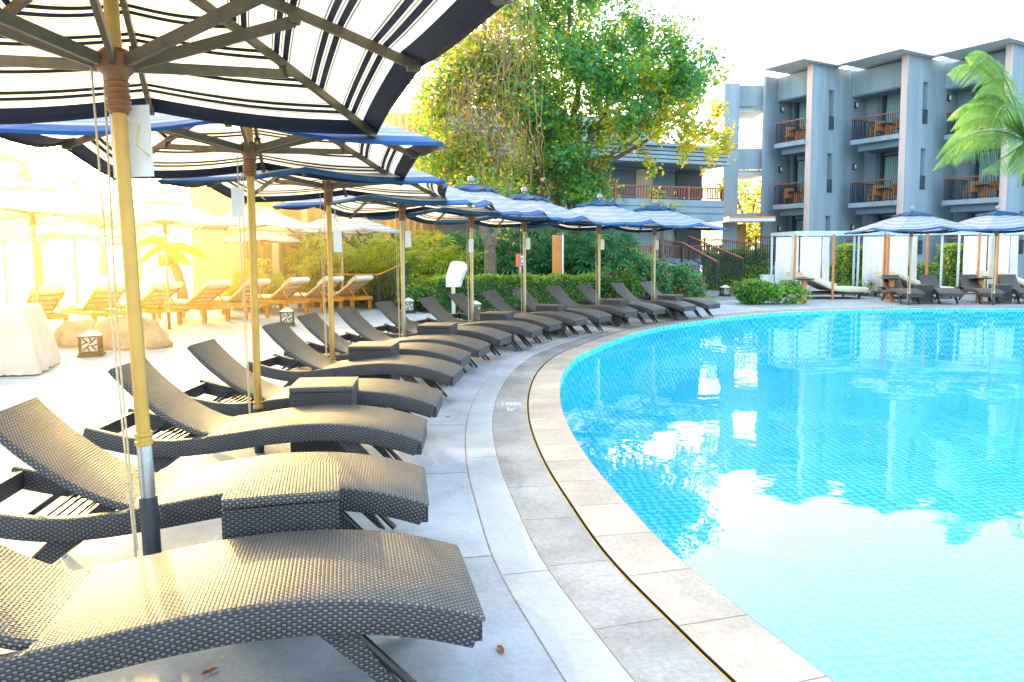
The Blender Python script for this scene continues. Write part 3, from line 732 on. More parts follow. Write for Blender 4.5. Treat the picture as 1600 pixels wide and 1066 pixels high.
def limb(b, p0, p1, r0, r1, q, n=6, wob=.12):
    p0 = Vector(p0); p1 = Vector(p1); L = (p1 - p0).length; pts = []
    for i in range(n + 1):
        t = i / n; p = p0.lerp(p1, t)
        if 0 < i < n: p += Vector((q.uniform(-1, 1), q.uniform(-1, 1), q.uniform(-.4, .4))) * wob * L * .3
        pts.append(p)
    b.tube(pts, [r0 + (r1 - r0) * i / n for i in range(n + 1)], 9)
    return pts

# ---- the big tree
q = random.Random(11); TY = 24.5
base = P(895, 445, TY); base.z = 0
bt = empty('fig_tree', base, 0, 'huge spreading tree with dry hanging vines and yellow leaves over the umbrellas', 'tree')
b = MB()
stems = [((868, 330), (905, 210), .17), ((905, 330), (930, 200), .15), ((893, 345), (855, 180), .16), ((850, 340), (800, 160), .14)]
tips = []
for (x0, y0), (x1, y1), r in stems:
    p0 = base + Vector((P(x0, y0, TY).x - base.x, q.uniform(-.4, .4), 0)) * .4; p1 = P(x0, y0 - 25, TY); p2 = P(x1, y1, TY + q.uniform(-1, 1))
    limb(b, p0, p1, r * 1.3, r, q, 4, .1); limb(b, p1, p2, r, r * .55, q, 5, .15); tips.append(p2)
for (x0, y0), (x1, y1), r in [((905, 275), (1003, 205), .13), ((925, 262), (1060, 190), .09), ((930, 200), (1000, 90), .1), ((905, 210), (890, 40), .12), ((855, 180), (760, 60), .1), ((800, 160), (700, 110), .08), ((1003, 205), (1100, 150), .05), ((1000, 90), (1110, 80), .04), ((890, 40), (900, -80), .08), ((760, 60), (740, -60), .07), ((905, 120), (980, 20), .06)]:
    limb(b, P(x0, y0, TY), P(x1, y1, TY + q.uniform(-1.2, 1.2)), r, r * .35, q, 6, .18)
b.build('trunk', 'bark', bt, True, off=base)
cl = []
def addc(px, py, rpx, n, sp=.9, ry=None):
    for _ in range(n):
        a = q.uniform(0, 6.28); rr = rpx * math.sqrt(q.random()) * sp
        cl.append((P(px + rr * math.cos(a), py + rr * .85 * math.sin(a), TY + q.uniform(-2.4, 2.2)), q.uniform(.45, .95)))
addc(900, 20, 130, 22); addc(960, 70, 100, 16); addc(850, 100, 110, 18); addc(880, 200, 85, 16); addc(860, 255, 70, 13)
addc(1000, 120, 75, 11); addc(1065, 130, 45, 6, .8); addc(830, -60, 160, 18); addc(780, 90, 80, 8); addc(760, 250, 60, 7); addc(790, 300, 50, 6); addc(950, -70, 120, 10)
addc(720, 285, 40, 6); addc(760, 150, 80, 12); addc(1040, 100, 60, 7); addc(870, 60, 100, 12); addc(700, 90, 50, 5); addc(1090, 110, 40, 5, .8); addc(690, 240, 40, 5); addc(730, 60, 70, 9); addc(690, 150, 50, 5); addc(720, 180, 60, 7); addc(985, 150, 60, 10); addc(920, 120, 90, 14); addc(830, 200, 60, 10); addc(900, 290, 50, 6)
b = MB()
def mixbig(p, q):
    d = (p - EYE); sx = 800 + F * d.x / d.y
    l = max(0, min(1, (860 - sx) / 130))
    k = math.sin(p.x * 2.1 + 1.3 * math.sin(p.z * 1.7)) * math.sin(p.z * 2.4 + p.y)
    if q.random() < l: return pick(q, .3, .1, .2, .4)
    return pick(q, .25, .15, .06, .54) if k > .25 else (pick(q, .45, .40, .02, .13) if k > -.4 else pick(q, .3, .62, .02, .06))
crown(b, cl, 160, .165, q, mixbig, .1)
# yellow, backlit lower right boughs
cl2 = []
for _ in range(85):
    px = q.uniform(935, 1135); py = 195 + q.gauss(0, 32) + (px - 1040) * .08; cl2.append((P(px, py, TY + q.uniform(-2.6, 1.0)), q.uniform(.25, .5)))
for px, py in ((1128, 105), (1110, 75), (1090, 85), (1140, 200), (1118, 240), (1100, 268), (1125, 165), (1065, 255), (1010, 240), (975, 165), (1000, 60), (1010, 90), (1045, 95)): cl2.append((P(px, py, TY), .28))
crown(b, cl2, 170, .18, q, lambda p, q: pick(q, .10, .02, .56, .32), .1)
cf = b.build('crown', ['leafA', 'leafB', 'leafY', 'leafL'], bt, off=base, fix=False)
print('tree faces', len(b.f))
# hanging dry vines
b = MB()
for _ in range(380):
    px = q.triangular(650, 860, 770); top = q.uniform(-20, 190) + max(0, (700 - px)) * .8; Y = TY - 1.6 + q.uniform(-1.2, 1.2)
    p = P(px, top, Y); L = q.uniform(.8, 3.4); pts = []; w = Vector((q.uniform(-.5, .5), q.uniform(-.3, .3), 0))
    for k in range(7): pts.append(p + w * (k / 6) ** 1.5 + Vector((q.gauss(0, .06), q.gauss(0, .06), -L * k / 6)))
    pts = [x for x in pts if x.z > 2.6]
    if len(pts) > 2: b.tube(pts, q.uniform(.005, .013), 3, False)
for _ in range(4200):
    px = q.triangular(645, 850, 750); py = q.uniform(0, 330); 
    if px < 700 and py < 330 - (px - 600) * 1.2 and q.random() < .6: continue
    if px < 645 + py * .0: continue
    leaf(b, P(px, py, TY - 1.5 + q.uniform(-1.5, 1.5)), q.uniform(.1, .2), q, pick(q, .45, .25, .3), .5)
b.build('hanging_vines', ['vine', 'leafY', 'leafL'], bt, off=base, fix=False)
# second trunk standing in the plants (x~765)
b2 = P(768, 455, 19.6); b2.z = 0
t2 = empty('vine_clad_tree', b2, 0, 'pale gnarled trunk with climbing leaves between the fan palms and the timber panel', 'tree')
b = MB(); limb(b, b2, P(765, 385, 19.6), .2, .15, q, 5, .1); limb(b, P(765, 385, 19.6), P(752, 340, 19.6), .15, .1, q, 4, .1); limb(b, P(766, 390, 19.6), P(784, 345, 19.7), .11, .07, q, 4, .1); limb(b, P(784, 345, 19.7), P(800, 290, 20.5), .08, .05, q, 4); limb(b, P(752, 340, 19.6), P(742, 280, 20.5), .1, .05, q, 4)
b.build('trunk', 'bark', t2, True, off=b2)
b = MB(); crown(b, [(P(775, 365, 19.2), .35), (P(790, 350, 19.2), .3), (P(756, 400, 19.4), .2), (P(780, 310, 20.3), .9), (P(742, 300, 20.3), .8), (P(812, 320, 20.5), .8)], 120, .13, q, lambda p, q: pick(q, .4, .2, .15, .25), .2)
b.build('crown', ['leafA', 'leafB', 'leafY', 'leafL'], t2, off=b2, fix=False)
def small_tree(px, py, Y, cl, ct, tr, label, mix, size=.16, dens=70, name='leafy_tree', zb=0.):
    p = P(px, py, Y); p.z = zb
    t = empty(name, p, 0, label, 'tree', None)
    b = MB()
    top = P(*ct, Y); limb(b, p, top, tr, tr * .6, q, 5, .1)
    for c, r in cl[:5]: limb(b, top, c, tr * .5, tr * .15, q, 4, .15)
    b.build('trunk', 'bark', t, True, off=p)
    b = MB(); crown(b, cl, dens, size, q, mix, .2); b.build('crown', ['leafA', 'leafB', 'leafY', 'leafL'], t, off=p, fix=False)
    return t
small_tree(1040, 440, 27, [(P(1030, 318, 27), .55), (P(1005, 332, 27), .45), (P(1055, 322, 27), .45), (P(1020, 300, 27), .35), (P(1040, 345, 27), .4), (P(990, 338, 27), .3), (P(1048, 370, 27), .25)], (1036, 350), .1, 'small bright green tree in front of the long timber balustrade', lambda p, q: pick(q, .25, .05, .2, .5), .15, 130)

# ---- fan palms (rhapis) clumps
def fan_plant(n, rad, h, mt, seed, sz=.34):
    q = random.Random(seed); t = empty('fan_palm', (0, 0, 0)); tag(t, 'x', 'shrub', 'fan palms planted behind the deck')
    b = MB(); st = MB()
    for _ in range(n):
        a = q.uniform(0, 6.28); rr = rad * math.sqrt(q.random()); z = h * (.12 + .88 * q.random() ** .75) * (1 - .35 * (rr / rad) ** 2)
        c = Vector((rr * math.cos(a), rr * math.sin(a), z))
        if q.random() < .35: st.tube([Vector((c.x * .6, c.y * .6, 0)), c], .008, 4, False)
        ax = Vector((math.cos(a) * .8 + q.gauss(0, .5), math.sin(a) * .8 + q.gauss(0, .5) - .35, q.uniform(-.2, .7))).normalized()
        s = ax.cross(Vector((q.gauss(0, .3), q.gauss(0, .3), 1))).normalized(); nn = s.cross(ax)
        m_ = q.choice((7, 8, 9)); L = sz * q.uniform(.7, 1.25)
        for k in range(m_):
            th = R(-100 + 200 * k / (m_ - 1)); d = (ax * math.cos(th) + s * math.sin(th)); w_ = (s * math.cos(th) - ax * math.sin(th)) * L * .07
            mid = c + d * L * .55 + nn * .02; tip = c + d * L + Vector((0, 0, -L * .28))
            b.quad(c, mid + w_, tip, mid - w_, None, 1 if q.random() < .3 else 0)
    st.build('stems', 'bark', t, fix=False)
    b.build('leaves', mt, t, fix=False)
    return t
fA = fan_plant(150, .85, 1.9, ['fan', 'leafY'], 1); fB = fan_plant(130, .75, 1.6, ['fan', 'leafL'], 2); fC = fan_plant(150, .85, 1.8, ['fanD', 'leafD'], 3); fD = fan_plant(90, .55, 1.0, ['fan', 'leafL'], 4)
used = set()
fans = [(fA, 520, 22.5, 1.0, 0), (fB, 560, 22.0, 1.05, 0), (fA, 600, 22.3, 1.05, 0), (fB, 640, 21.8, 1.0, 0), (fA, 678, 22.0, 1.1, 0), (fB, 715, 21.4, 1.1, 0), (fA, 500, 24, 1.1, 0), (fB, 540, 24.2, 1.15, 0), (fA, 585, 24, 1.2, 0), (fB, 625, 24, 1.2, 0), (fA, 665, 24, 1.2, 0), (fD, 652, 20.6, 1.0, 0), (fD, 700, 20.6, 1.0, 0),
        (fC, 800, 21.5, 1.1, 0), (fC, 842, 21.2, 1.15, 0), (fC, 735, 22.5, 1.2, 0), (fC, 900, 21.3, 1.15, 0), (fC, 935, 21, 1.15, 0), (fC, 972, 20.6, 1.1, 0), (fB, 990, 21.2, 1.05, 0), (fC, 870, 23, 1.3, 0), (fC, 915, 23, 1.25, 0), (fD, 965, 19.4, 1.0, 0), (fC, 825, 23.5, 1.3, 0), (fC, 780, 23.5, 1.2, 0), (fC, 955, 23, 1.2, 0), (fA, 405, 20.5, .75, 0), (fD, 378, 20.4, .9, 0)]
fans_sorted = sorted(range(len(fans)), key=lambda k: fans[k][1])
names = {}
for rk, k in enumerate(fans_sorted):
    names[k] = rk
for k, (src, px, Y, s, z) in enumerate(fans):
    c = P(px, 450, Y); c.z = z - .02
    rk = names[k]; green = 'dark green' if src == fC else ('golden green' if src == fA else 'bright green')
    place = 'beside the pale building' if px < 450 else ('beyond the sloping handrail' if px < 650 else ('behind the clipped hedge' if px < 860 else 'beside the orange timber panel'))
    row = 'back row' if Y > 22.6 else 'front row'
    lab = '%s fan palm %s, %s, number %s in from the left' % (green, place, row, ORD[rk] if rk < 20 else ORD[rk - 20] + ' past twenty')
    lab = '%s fan palm %s, %s, %s from left' % (green, place, row, ORD[rk] if rk < 20 else 'twenty-' + ORD[rk - 20])
    if src.name in used: dup(src, c, rnd.uniform(0, 6), lab, scale=s)
    else: used.add(src.name); src.location = c; src.scale = (s,) * 3; src['label'] = lab
# deep green backing shrubs
def bush(px, Y, rx, ry, h, mats, mix, label, size=.1, n=2600, z=0, name='shrub', flowers=0, cat='shrub', group=None, box=False, rz=0, seed=None):
    q = random.Random(seed or int(px)); c = P(px, 450, Y) if px is not None else Vector((0, 0, 0)); c.z = z
    b = MB(); core = MB()
    lumps = []
    if not box:
        for k in range(10): a = q.uniform(0, 6.28); lumps.append((Vector((math.cos(a) * rx * .55, math.sin(a) * ry * .55, h * q.uniform(.3, .68))), q.uniform(.28, .45)))
        for _ in range(n):
            l, r = q.choice(lumps); d = Vector((q.gauss(0, 1), q.gauss(0, 1), q.gauss(0, 1))).normalized()
            t = q.uniform(.6, 1.1); p = l + Vector((d.x * rx * r * 1.3, d.y * ry * r * 1.3, d.z * h * r)) * t
            if p.z < 0.01: p.z = q.uniform(0.01, .1)
            leaf(b, p, size * q.uniform(.6, 1.3), q, mix(p, q))
        for _ in range(flowers):
            l, r = q.choice(lumps); d = Vector((q.gauss(0, 1), -abs(q.gauss(0, 1)), q.gauss(0, 1))).normalized(); p = l + Vector((d.x * rx * r * 1.4, d.y * ry * r * 1.4, d.z * h * r * 1.1))
            for _k in range(6): leaf(b, p + Vector((q.gauss(0, .03), q.gauss(0, .03), q.gauss(0, .03))), .05, q, len(mats) - 1, .9)
    else:
        for _ in range(n):
            f = q.random(); x, y, zz = q.uniform(-1, 1), q.uniform(-1, 1), q.uniform(0, 1)
            if f < .45: y = -1
            elif f < .8: zz = 1
            elif f < .9: x = q.choice((-1, 1))
            else: y = 1
            bump = 1 + .05 * math.sin(x * rx * 5 + zz * 4) + q.gauss(0, .03)
            p = Vector((x * rx, y * ry * bump, h * zz * (1 + .03 * math.sin(x * rx * 7))))
            p += Vector((q.gauss(0, .02), q.gauss(0, .03), q.gauss(0, .025)))
            p.z = max(.01, p.z); leaf(b, p, size * q.uniform(.6, 1.3), q, mix(p, q))
        b.box((0, 0, h * .47), (rx * 2 - .06, ry * 2 - .08, h * .9), None, 0)
    o = b.build(name, mats, None, fix=False); o.location = c; o.rotation_euler = (0, 0, rz)
    return tag(o, label, cat, group)
mxH = lambda p, q: pick(q, .2, .35, .45) if p.z > .6 else pick(q, .5, .4, .1)
bush(None, 0, 2.05, .35, .92, ['leafD', 'leafA', 'leafL'], lambda p, q: pick(q, .08, .4, .52) if p.z > .78 else pick(q, .35, .5, .15), 'long clipped green hedge behind the middle loungers, lower right of the signboard', .075, 9000, name='clipped_hedge', cat='hedge', box=True, seed=5).location = (P(805, 450, 19.1).x, 19.1, 0)
bush(668, 19.6, .8, .5, .75, ['leafD', 'leafA', 'leafL'], mxH, 'loose low green shrub at the foot of the white signboard', .09, 2600)
bush(715, 19.3, .7, .45, .7, ['leafD', 'leafA', 'leafL'], mxH, 'leafy shrub just left of the clipped hedge', .09, 2400)
fl = ['leafD', 'leafB', 'leafA', 'petal']
mf = lambda p, q: pick(q, .3, .4, .3)
for px, Y, rx, h, lab in ((958, 19.2, .75, 1.25, 'left'), (1003, 19.6, .8, 1.3, 'second'), (1045, 20.3, .8, 1.25, 'third'), (1068, 21, .6, 1.15, 'right')):
    bush(px, Y, rx, .6, h, fl, mf, 'dark green shrub with red blossoms beside the last umbrellas, %s of four' % lab, .1, 3600, flowers=26)
bush(1201, 21.6, 1.08, .75, .72, ['leafD', 'leafA', 'leafL'], lambda p, q: pick(q, .2, .65, .15), 'round low bright green shrub bed at the pool bend before the first cabana', .1, 6500)
# backdrop shrub wall (dark)
for px, Y, lab in ((520, 25.5, 'leftmost'), (600, 25.6, 'second'), (690, 25.8, 'third'), (770, 25.5, 'fourth'), (850, 25.2, 'fifth'), (930, 25, 'sixth')):
    bush(px, Y, 1.35, .7, 2.3, ['leafD', 'leafA', 'leafL'], lambda p, q: pick(q, .55, .35, .1), 'tall dense dark shrub behind the fan palms, %s of six' % lab, .16, 3200)
mxY = lambda p, q: pick(q, .04, .2, .76)
for px, Y, w, z, h, lab in ((1147, 30, 1.25, 0.3, 1.6, 'yellow green clipped hedge on the terrace left of the first cabana'), (1352, 26.6, .95, 0, 1.7, 'yellow green clipped hedge between the first and second cabanas'), (1512, 26.6, .95, 0, 1.7, 'yellow green clipped hedge between the second and third cabanas')):
    bush(px, Y, w, .4, h, ['leafD', 'leafA', 'leafL'], mxY, lab, .11, 4200, name='clipped_hedge', cat='hedge', box=True)
bush(1347, 25.5, .7, .4, .6, ['leafD', 'leafA', 'leafL'], lambda p, q: pick(q, .2, .6, .2), 'low green planting behind the bed of the first cabana', .1, 1800)
bush(1390, 30, 3.2, .5, 1.0, ['leafD', 'leafA', 'leafL'], mxH, 'dark planting strip along the foot of the grey hotel block', .12, 4000, box=True, name='planting_strip')

# ---- coconut palm right
def frond(seed, L=2.6, droop=.9, lean=.8):
    q = random.Random(seed); b = MB(); pts = []
    for k in range(13):
        t = k / 12; pts.append(Vector((L * (t - .12 * t * t), 0, L * (lean * t - (lean * .55 + droop * .62) * t * t * 1.05))))
    b.tube(pts, [.026 * (1 - .85 * k / 12) for k in range(13)], 5, False)
    for k in range(84):
        t = .06 + .93 * k / 84; i = min(11, int(t * 12)); f = t * 12 - i; p = pts[i].lerp(pts[i + 1], f); d = (pts[i + 1] - pts[i]).normalized()
        for sd in (1, -1):
            ll = L * .30 * math.sin(math.pi * min(1, t * .86 + .13)) * q.uniform(.85, 1.1)
            o = (d * .55 + Vector((0, sd * .8, 0)) + Vector((0, 0, -.28 - .45 * t + q.gauss(0, .08)))).normalized()
            w_ = Vector((0, 0, 1)).cross(o).normalized() * .010 + d * .006
            m1 = p + o * ll * .5; e1 = p + o * ll + Vector((0, 0, -ll * .3))
            b.quad(p - w_ * .5, p + w_ * .5, m1 + w_, m1 - w_); b.quad(m1 - w_, m1 + w_, e1 + w_ * .1, e1 - w_ * .1)
    return b
def palm(px, py, Y, label, seed, L=2.6, nf=15, trunk_to=0., name='coconut_palm', specs=None, mt='palm'):
    hd = P(px, py, Y); base = Vector((hd.x + .35, hd.y, 0)); t = empty(name, base, 0, label, 'palm tree')
    b = MB(); pts = [base.lerp(hd, k / 8) + Vector((.12 * math.sin(k / 8 * 3.1), 0, 0)) for k in range(9)]
    b.tube(pts, [.17 - .07 * k / 8 for k in range(9)], 10); b.build('trunk', 'bark', t, True, off=base)
    q = random.Random(seed)
    specs = specs or [(360 / nf * k * 1.0 + q.uniform(-10, 10), q.uniform(.2, 1.5), q.uniform(.6, 1.2), q.uniform(.85, 1.1)) for k in range(nf)]
    for k, (az, lean, droop, s) in enumerate(specs):
        o = frond(seed * 31 + k, L * s, droop, lean).build('frond', mt, t, fix=False); o.location = hd - base; o.rotation_euler = (0, 0, R(az))
    b = MB()
    for k in range(9):
        a = k * .7; b.lathe([(0, -.12), (.09, -.08), (.12, 0), (.09, .09), (0, .13)], 8, hd + Vector((.16 * math.cos(a), .16 * math.sin(a), -.22 - .05 * (k % 3))))
    b.build('coconuts', 'hub', t, True, off=base)
    return t
palm(1604, 222, 21.5, 'coconut palm with feathery green fronds at the right edge before the hotel', 3, 2.7,
     specs=[(182, 1.5, .8, .95), (165, 2.6, .4, .9), (174, 3.3, .3, .75), (186, 2.9, .3, .8), (100, 3, .3, .8), (255, 2.6, .4, .8), (195, 2.1, .5, .8), (175, 1.15, 1.0, 1.05), (195, .35, .55, 1.08), (215, 1.4, .9, 1.0), (160, .75, .9, 1.0), (235, -.3, .5, .85), (205, -.5, .3, .8), (100, 1.6, .5, .95), (265, 1.5, .6, .9), (300, .8, 1, 1), (330, 1.2, .9, 1), (0, .6, 1, 1), (30, 1.2, .8, 1), (60, .5, 1, 1), (285, 1.9, .5, .9), (180, 2.0, .5, .75), (130, 1.8, .6, .9)])
palm(38, 262, 30, 'sunlit palm with ragged fronds behind the white umbrellas at far left', 8, 3.0, 13, mt='leafY')
palm(205, 335, 44, 'distant palm in the glare left of the closest pole', 9, 3.0, 12, mt='leafY')
palm(262, 392, 20, 'young low palm in the glare beneath a white umbrella', 12, 1.1, 10, mt='leafY')

# ------------------------------------------------------------------ boulder, cover, lanterns
def boulder(px, py, Y, sx, sy, sz, label, seed):
    q = random.Random(seed); bm = bmesh.new(); bmesh.ops.create_icosphere(bm, subdivisions=4, radius=1)
    from mathutils import noise
    for v in bm.verts:
        n = noise.fractal(v.co * 1.3 + Vector((seed, 0, 0)), 1.0, 2.0, 5); v.co *= 1 + .28 * n
        v.co = Vector((v.co.x * sx, v.co.y * sy, max(-.12, v.co.z) * sz + .05))
    me = bpy.data.meshes.new('boulder'); bm.to_mesh(me); bm.free(); me.materials.append(M['rock'])
    me.polygons.foreach_set('use_smooth', [True] * len(me.polygons))
    o = bpy.data.objects.new('boulder', me); COL.objects.link(o); c = P(px, py, Y); c.z = 0; o.location = c; return tag(o, label, 'rock')
boulder(195, 500, 12.1, .68, .45, .5, 'large rounded tan boulder behind the closest pole', 2)
boulder(122, 500, 12.5, .42, .4, .36, 'smaller tan boulder left of the large one beside the lantern', 5)
# draped cover
bm = bmesh.new(); bmesh.ops.create_grid(bm, x_segments=56, y_segments=56, size=1)
from mathutils import noise
for v in bm.verts:
    x, y = v.co.x, v.co.y; rr = max(abs(x), abs(y)) ; rad = math.hypot(x, y); a = math.atan2(y, x)
    t = min(1, rr / .45)
    if rr < .45: X, Y_, Z = x * 1.05, y * 1.0, .86 - .05 * rad + .03 * noise.noise(v.co * 5)
    else:
        u = (rr - .45) / .55; k = .45 / rr; fold = .05 * math.sin(a * 13 + 2 * noise.noise(v.co * 2)) * u + .05 * noise.noise(v.co * 4) * u
        X = x * k * 1.05 * (1 + .42 * u + fold); Y_ = y * k * (1 + .42 * u + fold); Z = .86 * (1 - u ** 1.1) + .012 + .03 * abs(noise.noise(v.co * 6)) * (u > .9)
    v.co = Vector((X, Y_, max(.01, Z)))
me = bpy.data.meshes.new('draped_cover'); bm.to_mesh(me); bm.free(); me.materials.append(M['cloth']); me.polygons.foreach_set('use_smooth', [True] * len(me.polygons))
o = bpy.data.objects.new('draped_cover', me); COL.objects.link(o); c = P(-12, 560, 9.6); c.z = 0; o.location = c; o.rotation_euler = (0, 0, R(20)); tag(o, 'folded pinkish cloth cover draped over equipment at the left edge', 'cover')
def make_lantern():
    t = empty('floor_lantern', (0, 0, 0)); tag(t, 'x', 'lantern', 'square floor lanterns on the deck')
    b = MB(); b.box((0, 0, .015), (.34, .34, .03)); b.box((0, 0, .045), (.30, .30, .03)); b.build('base', 'lantern', t)
    b = MB()
    for x in (-1, 1):
        for y in (-1, 1): b.box((x * .125, y * .125, .185), (.03, .03, .25))
    b.box((0, 0, .3), (.29, .29, .02)); b.box((0, 0, .07), (.28, .28, .02)); b.build('frame', 'lantern', t)
    b = MB(); b.box((0, 0, .185), (.21, .21, .21)); b.build('shade', 'lampglow', t)
    b = MB()
    for k in range(4):
        r = Matrix.Rotation(k * math.pi / 2, 3, 'Z'); z0 = .185
        for (x0, za, x1, zb) in ((-.09, -.09, 0, -.01), (0, .01, .09, .09), (-.09, .09, -.02, .02), (.02, -.02, .09, -.09), (-.1, 0, -.04, .03), (.1, 0, .04, -.03), (0, .1, .03, .04), (0, -.1, -.03, -.04)):
            b.bar(r @ Vector((x0, -.117, z0 + za)), r @ Vector((x1, -.117, z0 + zb)), .012, .018)
    b.build('fretwork', 'lantern', t)
    b = MB(); b.lathe([(.19, .31), (.15, .335), (.05, .38), (0, .39)], 4); o = b.build('roof', 'white', t); o.rotation_euler = (0, 0, R(45))
    return t
ln0 = make_lantern()
for i, (px, py, a, lab) in enumerate(((143, 556, 20, 'square fretwork floor lantern standing in front of the boulders'), (449, 509, 15, 'square fretwork floor lantern between the second and third umbrella poles'), (639, 489, 10, 'dark fretwork floor lantern at the foot of the sloping handrail'), (1133, 452, 10, 'dark fretwork lantern box at the end of the far ramp railing'), (735, 470, 10, 'dark lantern half hidden behind the fifth umbrella pole'))):
    c = G(px, py); c.z = 0
    if i == 3: c = P(px, py, 25.5); c.z = 0
    if i == 4: c = P(743, 470, 17.6); c.z = 0
    if i == 0: ln0.location = c; ln0.rotation_euler = (0, 0, R(a)); ln0['label'] = lab
    else: dup(ln0, c, R(a), lab)

# handrails
def railing(name, pts, label, h=.95, top='redwood', bal='black', step=.1, r=.012, cat='railing', posts=True, group=None, tw=.06):
    o0 = Vector(pts[0]); t = empty(name, o0, 0, label, cat, group)
    tb = MB(); bb = MB(); pb = MB()
    for a, b_ in zip(pts, pts[1:]):
        a = Vector(a); b_ = Vector(b_); u = Vector((0, 0, h))
        tb.bar(a + u, b_ + u, tw, tw * .7); bb.bar(a + Vector((0, 0, .1)), b_ + Vector((0, 0, .1)), .03, .03)
        bb.bar(a + u * .94, b_ + u * .94, .025, .025)
        n = max(2, int((b_ - a).length / step))
        for k in range(1, n): p = a.lerp(b_, k / n); bb.bar(p + Vector((0, 0, .1)), p + u * .94, r * 1.6, r * 1.6)
    tb.build('handrail', top, t, off=o0); bb.build('balusters', bal, t, off=o0)
    for p in pts: p = Vector(p); MB().bar(p, p + Vector((0, 0, h - .01)), .06, .06).build('post', bal, t, off=o0)
    return t
z = lambda v, zz: Vector((v.x, v.y, zz))
railing('ramp_railing', [z(P(637, 450, 20), .35), z(P(592, 450, 20.3), .0), z(P(520, 450, 21), 0.0)], 'sloping railing with golden handrail beside the teak loungers', .95, 'teak', 'black', .09)
railing('ramp_railing', [z(P(1120, 430, 25.5), .25), z(P(1065, 430, 28), .95), z(P(1030, 430, 30), 1.1)], 'sloping black railing with red handrail going up beside the flowering shrubs', .95, 'redwood', 'black', .1)
railing('ramp_railing', [z(P(1160, 430, 26.5), .3), z(P(1075, 430, 30.5), 1.2)], 'black ramp railing behind the first sloping one, left of the white board', 1.0, 'redwood', 'black', .1)
railing('terrace_railing', [z(P(1205, 430, 27.5), .9), z(P(1100, 430, 30.5), 1.2)], 'dark terrace railing above the yellow green hedge left of the cabanas', .9, 'redwood', 'black', .1)
railing('stair_railing', [z(P(1240, 430, 27), .2), z(P(1212, 430, 28.5), 1.2), z(P(1180, 430, 29.5), 1.2)], 'red handrail descending steps just left of the first cabana', .95, 'redwood', 'black', .12)
railing('stair_railing', [z(P(1385, 430, 28), .4), z(P(1355, 430, 30), 1.1), z(P(1320, 430, 30.5), 1.1)], 'red handrail descending steps behind the first cabana', .95, 'redwood', 'black', .12)
railing('stair_railing', [z(P(1555, 430, 28), .4), z(P(1522, 430, 30), 1.1), z(P(1480, 430, 30.5), 1.1)], 'red handrail descending steps behind the second cabana', .95, 'redwood', 'black', .12)

# asphalt path and lawn near the ramp
def poly(name, pts, zz, mt, kind='structure'):
    b = MB(); b.v = [Vector((p.x, p.y, zz)) for p in pts]; b.face(tuple(range(len(pts))), [(p.x, p.y) for p in pts]); o = b.build(name, mt, fix=False)
    if o.data.polygons[0].normal.z < 0: o.data.flip_normals()
    return tag(o, kind=kind)
poly('path', [P(1080, 460, 23.2), P(1160, 460, 23.5), P(1195, 460, 25.5), P(1150, 460, 30), P(1080, 460, 28)], .004, 'asphalt')
poly('lawn', [P(1060, 460, 23.5), P(1110, 460, 24), P(1125, 460, 25), P(1080, 460, 27), P(1040, 460, 26)], .008, 'grass')
poly('planting_bed', [P(480, 460, 21.0), P(640, 460, 20.2), P(660, 460, 18.9), P(900, 460, 18.6), P(940, 460, 18.4), P(1085, 460, 19.6), P(1090, 460, 23), P(1000, 460, 27), P(470, 460, 27)], .004, 'soil')

# ------------------------------------------------------------------ shower panel, signs
c = P(871, 440, 19.9); c.z = 0
t = empty('shower_panel', c, R(-10), 'tall orange timber shower panel between dark fan palms', 'shower')
MB().box((0, 0, 1.0), (.27, .12, 2.0)).build('timber_face', 'wood_or', t)
MB().box((.15, 0, 1.0), (.03, .125, 2.02)).build('edge_strip', 'fascia', t)
MB().tube([(0, -.06, .95), (0, -.1, .95)], .03, 12).build('tap', 'steel', t, True)
MB().tube([(.0, -.05, 2.03), (.12, -.2, 2.05), (.22, -.3, 2.04)], .012, 8).build('shower_arm', 'steel', t, True)
c = P(712, 450, 18.5); c.z = 0
t = empty('signboard', c, R(-14), 'blank white slanted signboard with clipped corner rising from the shrubs', 'sign')
b = MB()
pr = [(-.24, .68), (.08, .68), (.12, .84), (.25, 1.12), (.24, 1.24), (.16, 1.31), (-.05, 1.33), (-.12, 1.28), (-.24, .95)]
n = len(pr); b.v = [Vector((x, -.05, zz)) for x, zz in pr] + [Vector((x + .05, .05, zz)) for x, zz in pr]
b.face(tuple(range(n))); b.face(tuple(range(n, 2 * n))[::-1])
for k in range(n): b.face((k, (k + 1) % n, n + (k + 1) % n, n + k))
b.build('board', 'white', t); MB().box((-.06, .02, .34), (.1, .06, .68)).build('stand', 'steel', t)
c = P(813, 440, 19.5); c.z = 0
t = empty('pool_sign', c, R(-20), 'small orange and blue notice on a grey post beside the sixth pole', 'sign')
MB().tube([(0, 0, 0), (0, 0, 1.2)], .035, 10).build('post', 'steel', t, True)
MB().box((-.05, -.03, 1.33), (.12, .03, .34)).build('orange_board', 'orange', t); MB().box((.07, -.032, 1.33), (.12, .03, .34)).build('blue_board', 'blue', t)
b = MB(); b.box((.07, -.05, 1.42), (.07, .004, .06)); b.box((.07, -.05, 1.31), (.05, .004, .09)); b.box((.07, -.05, 1.22), (.08, .004, .02)); b.build('pictogram', 'white', t)
c = P(1217, 450, 25.3); c.z = 0
t = empty('notice_board', c, R(-5), 'plain white upright notice board left of the first cabana', 'sign')
MB().box((0, 0, .75), (.28, .05, .9)).build('board', 'white', t); MB().box((0, .01, .15), (.06, .04, .3)).build('stand', 'steel', t)
c = P(1198, 450, 25.6); c.z = 0
t = MB().box((0, 0, .35), (.36, .36, .7)).box((0, 0, .715), (.4, .4, .03)).build('planter_box', 'white'); t.location = c; tag(t, 'pale square planter box beside the white notice board', 'planter')
c = P(1088, 450, 22.5); c.z = 0
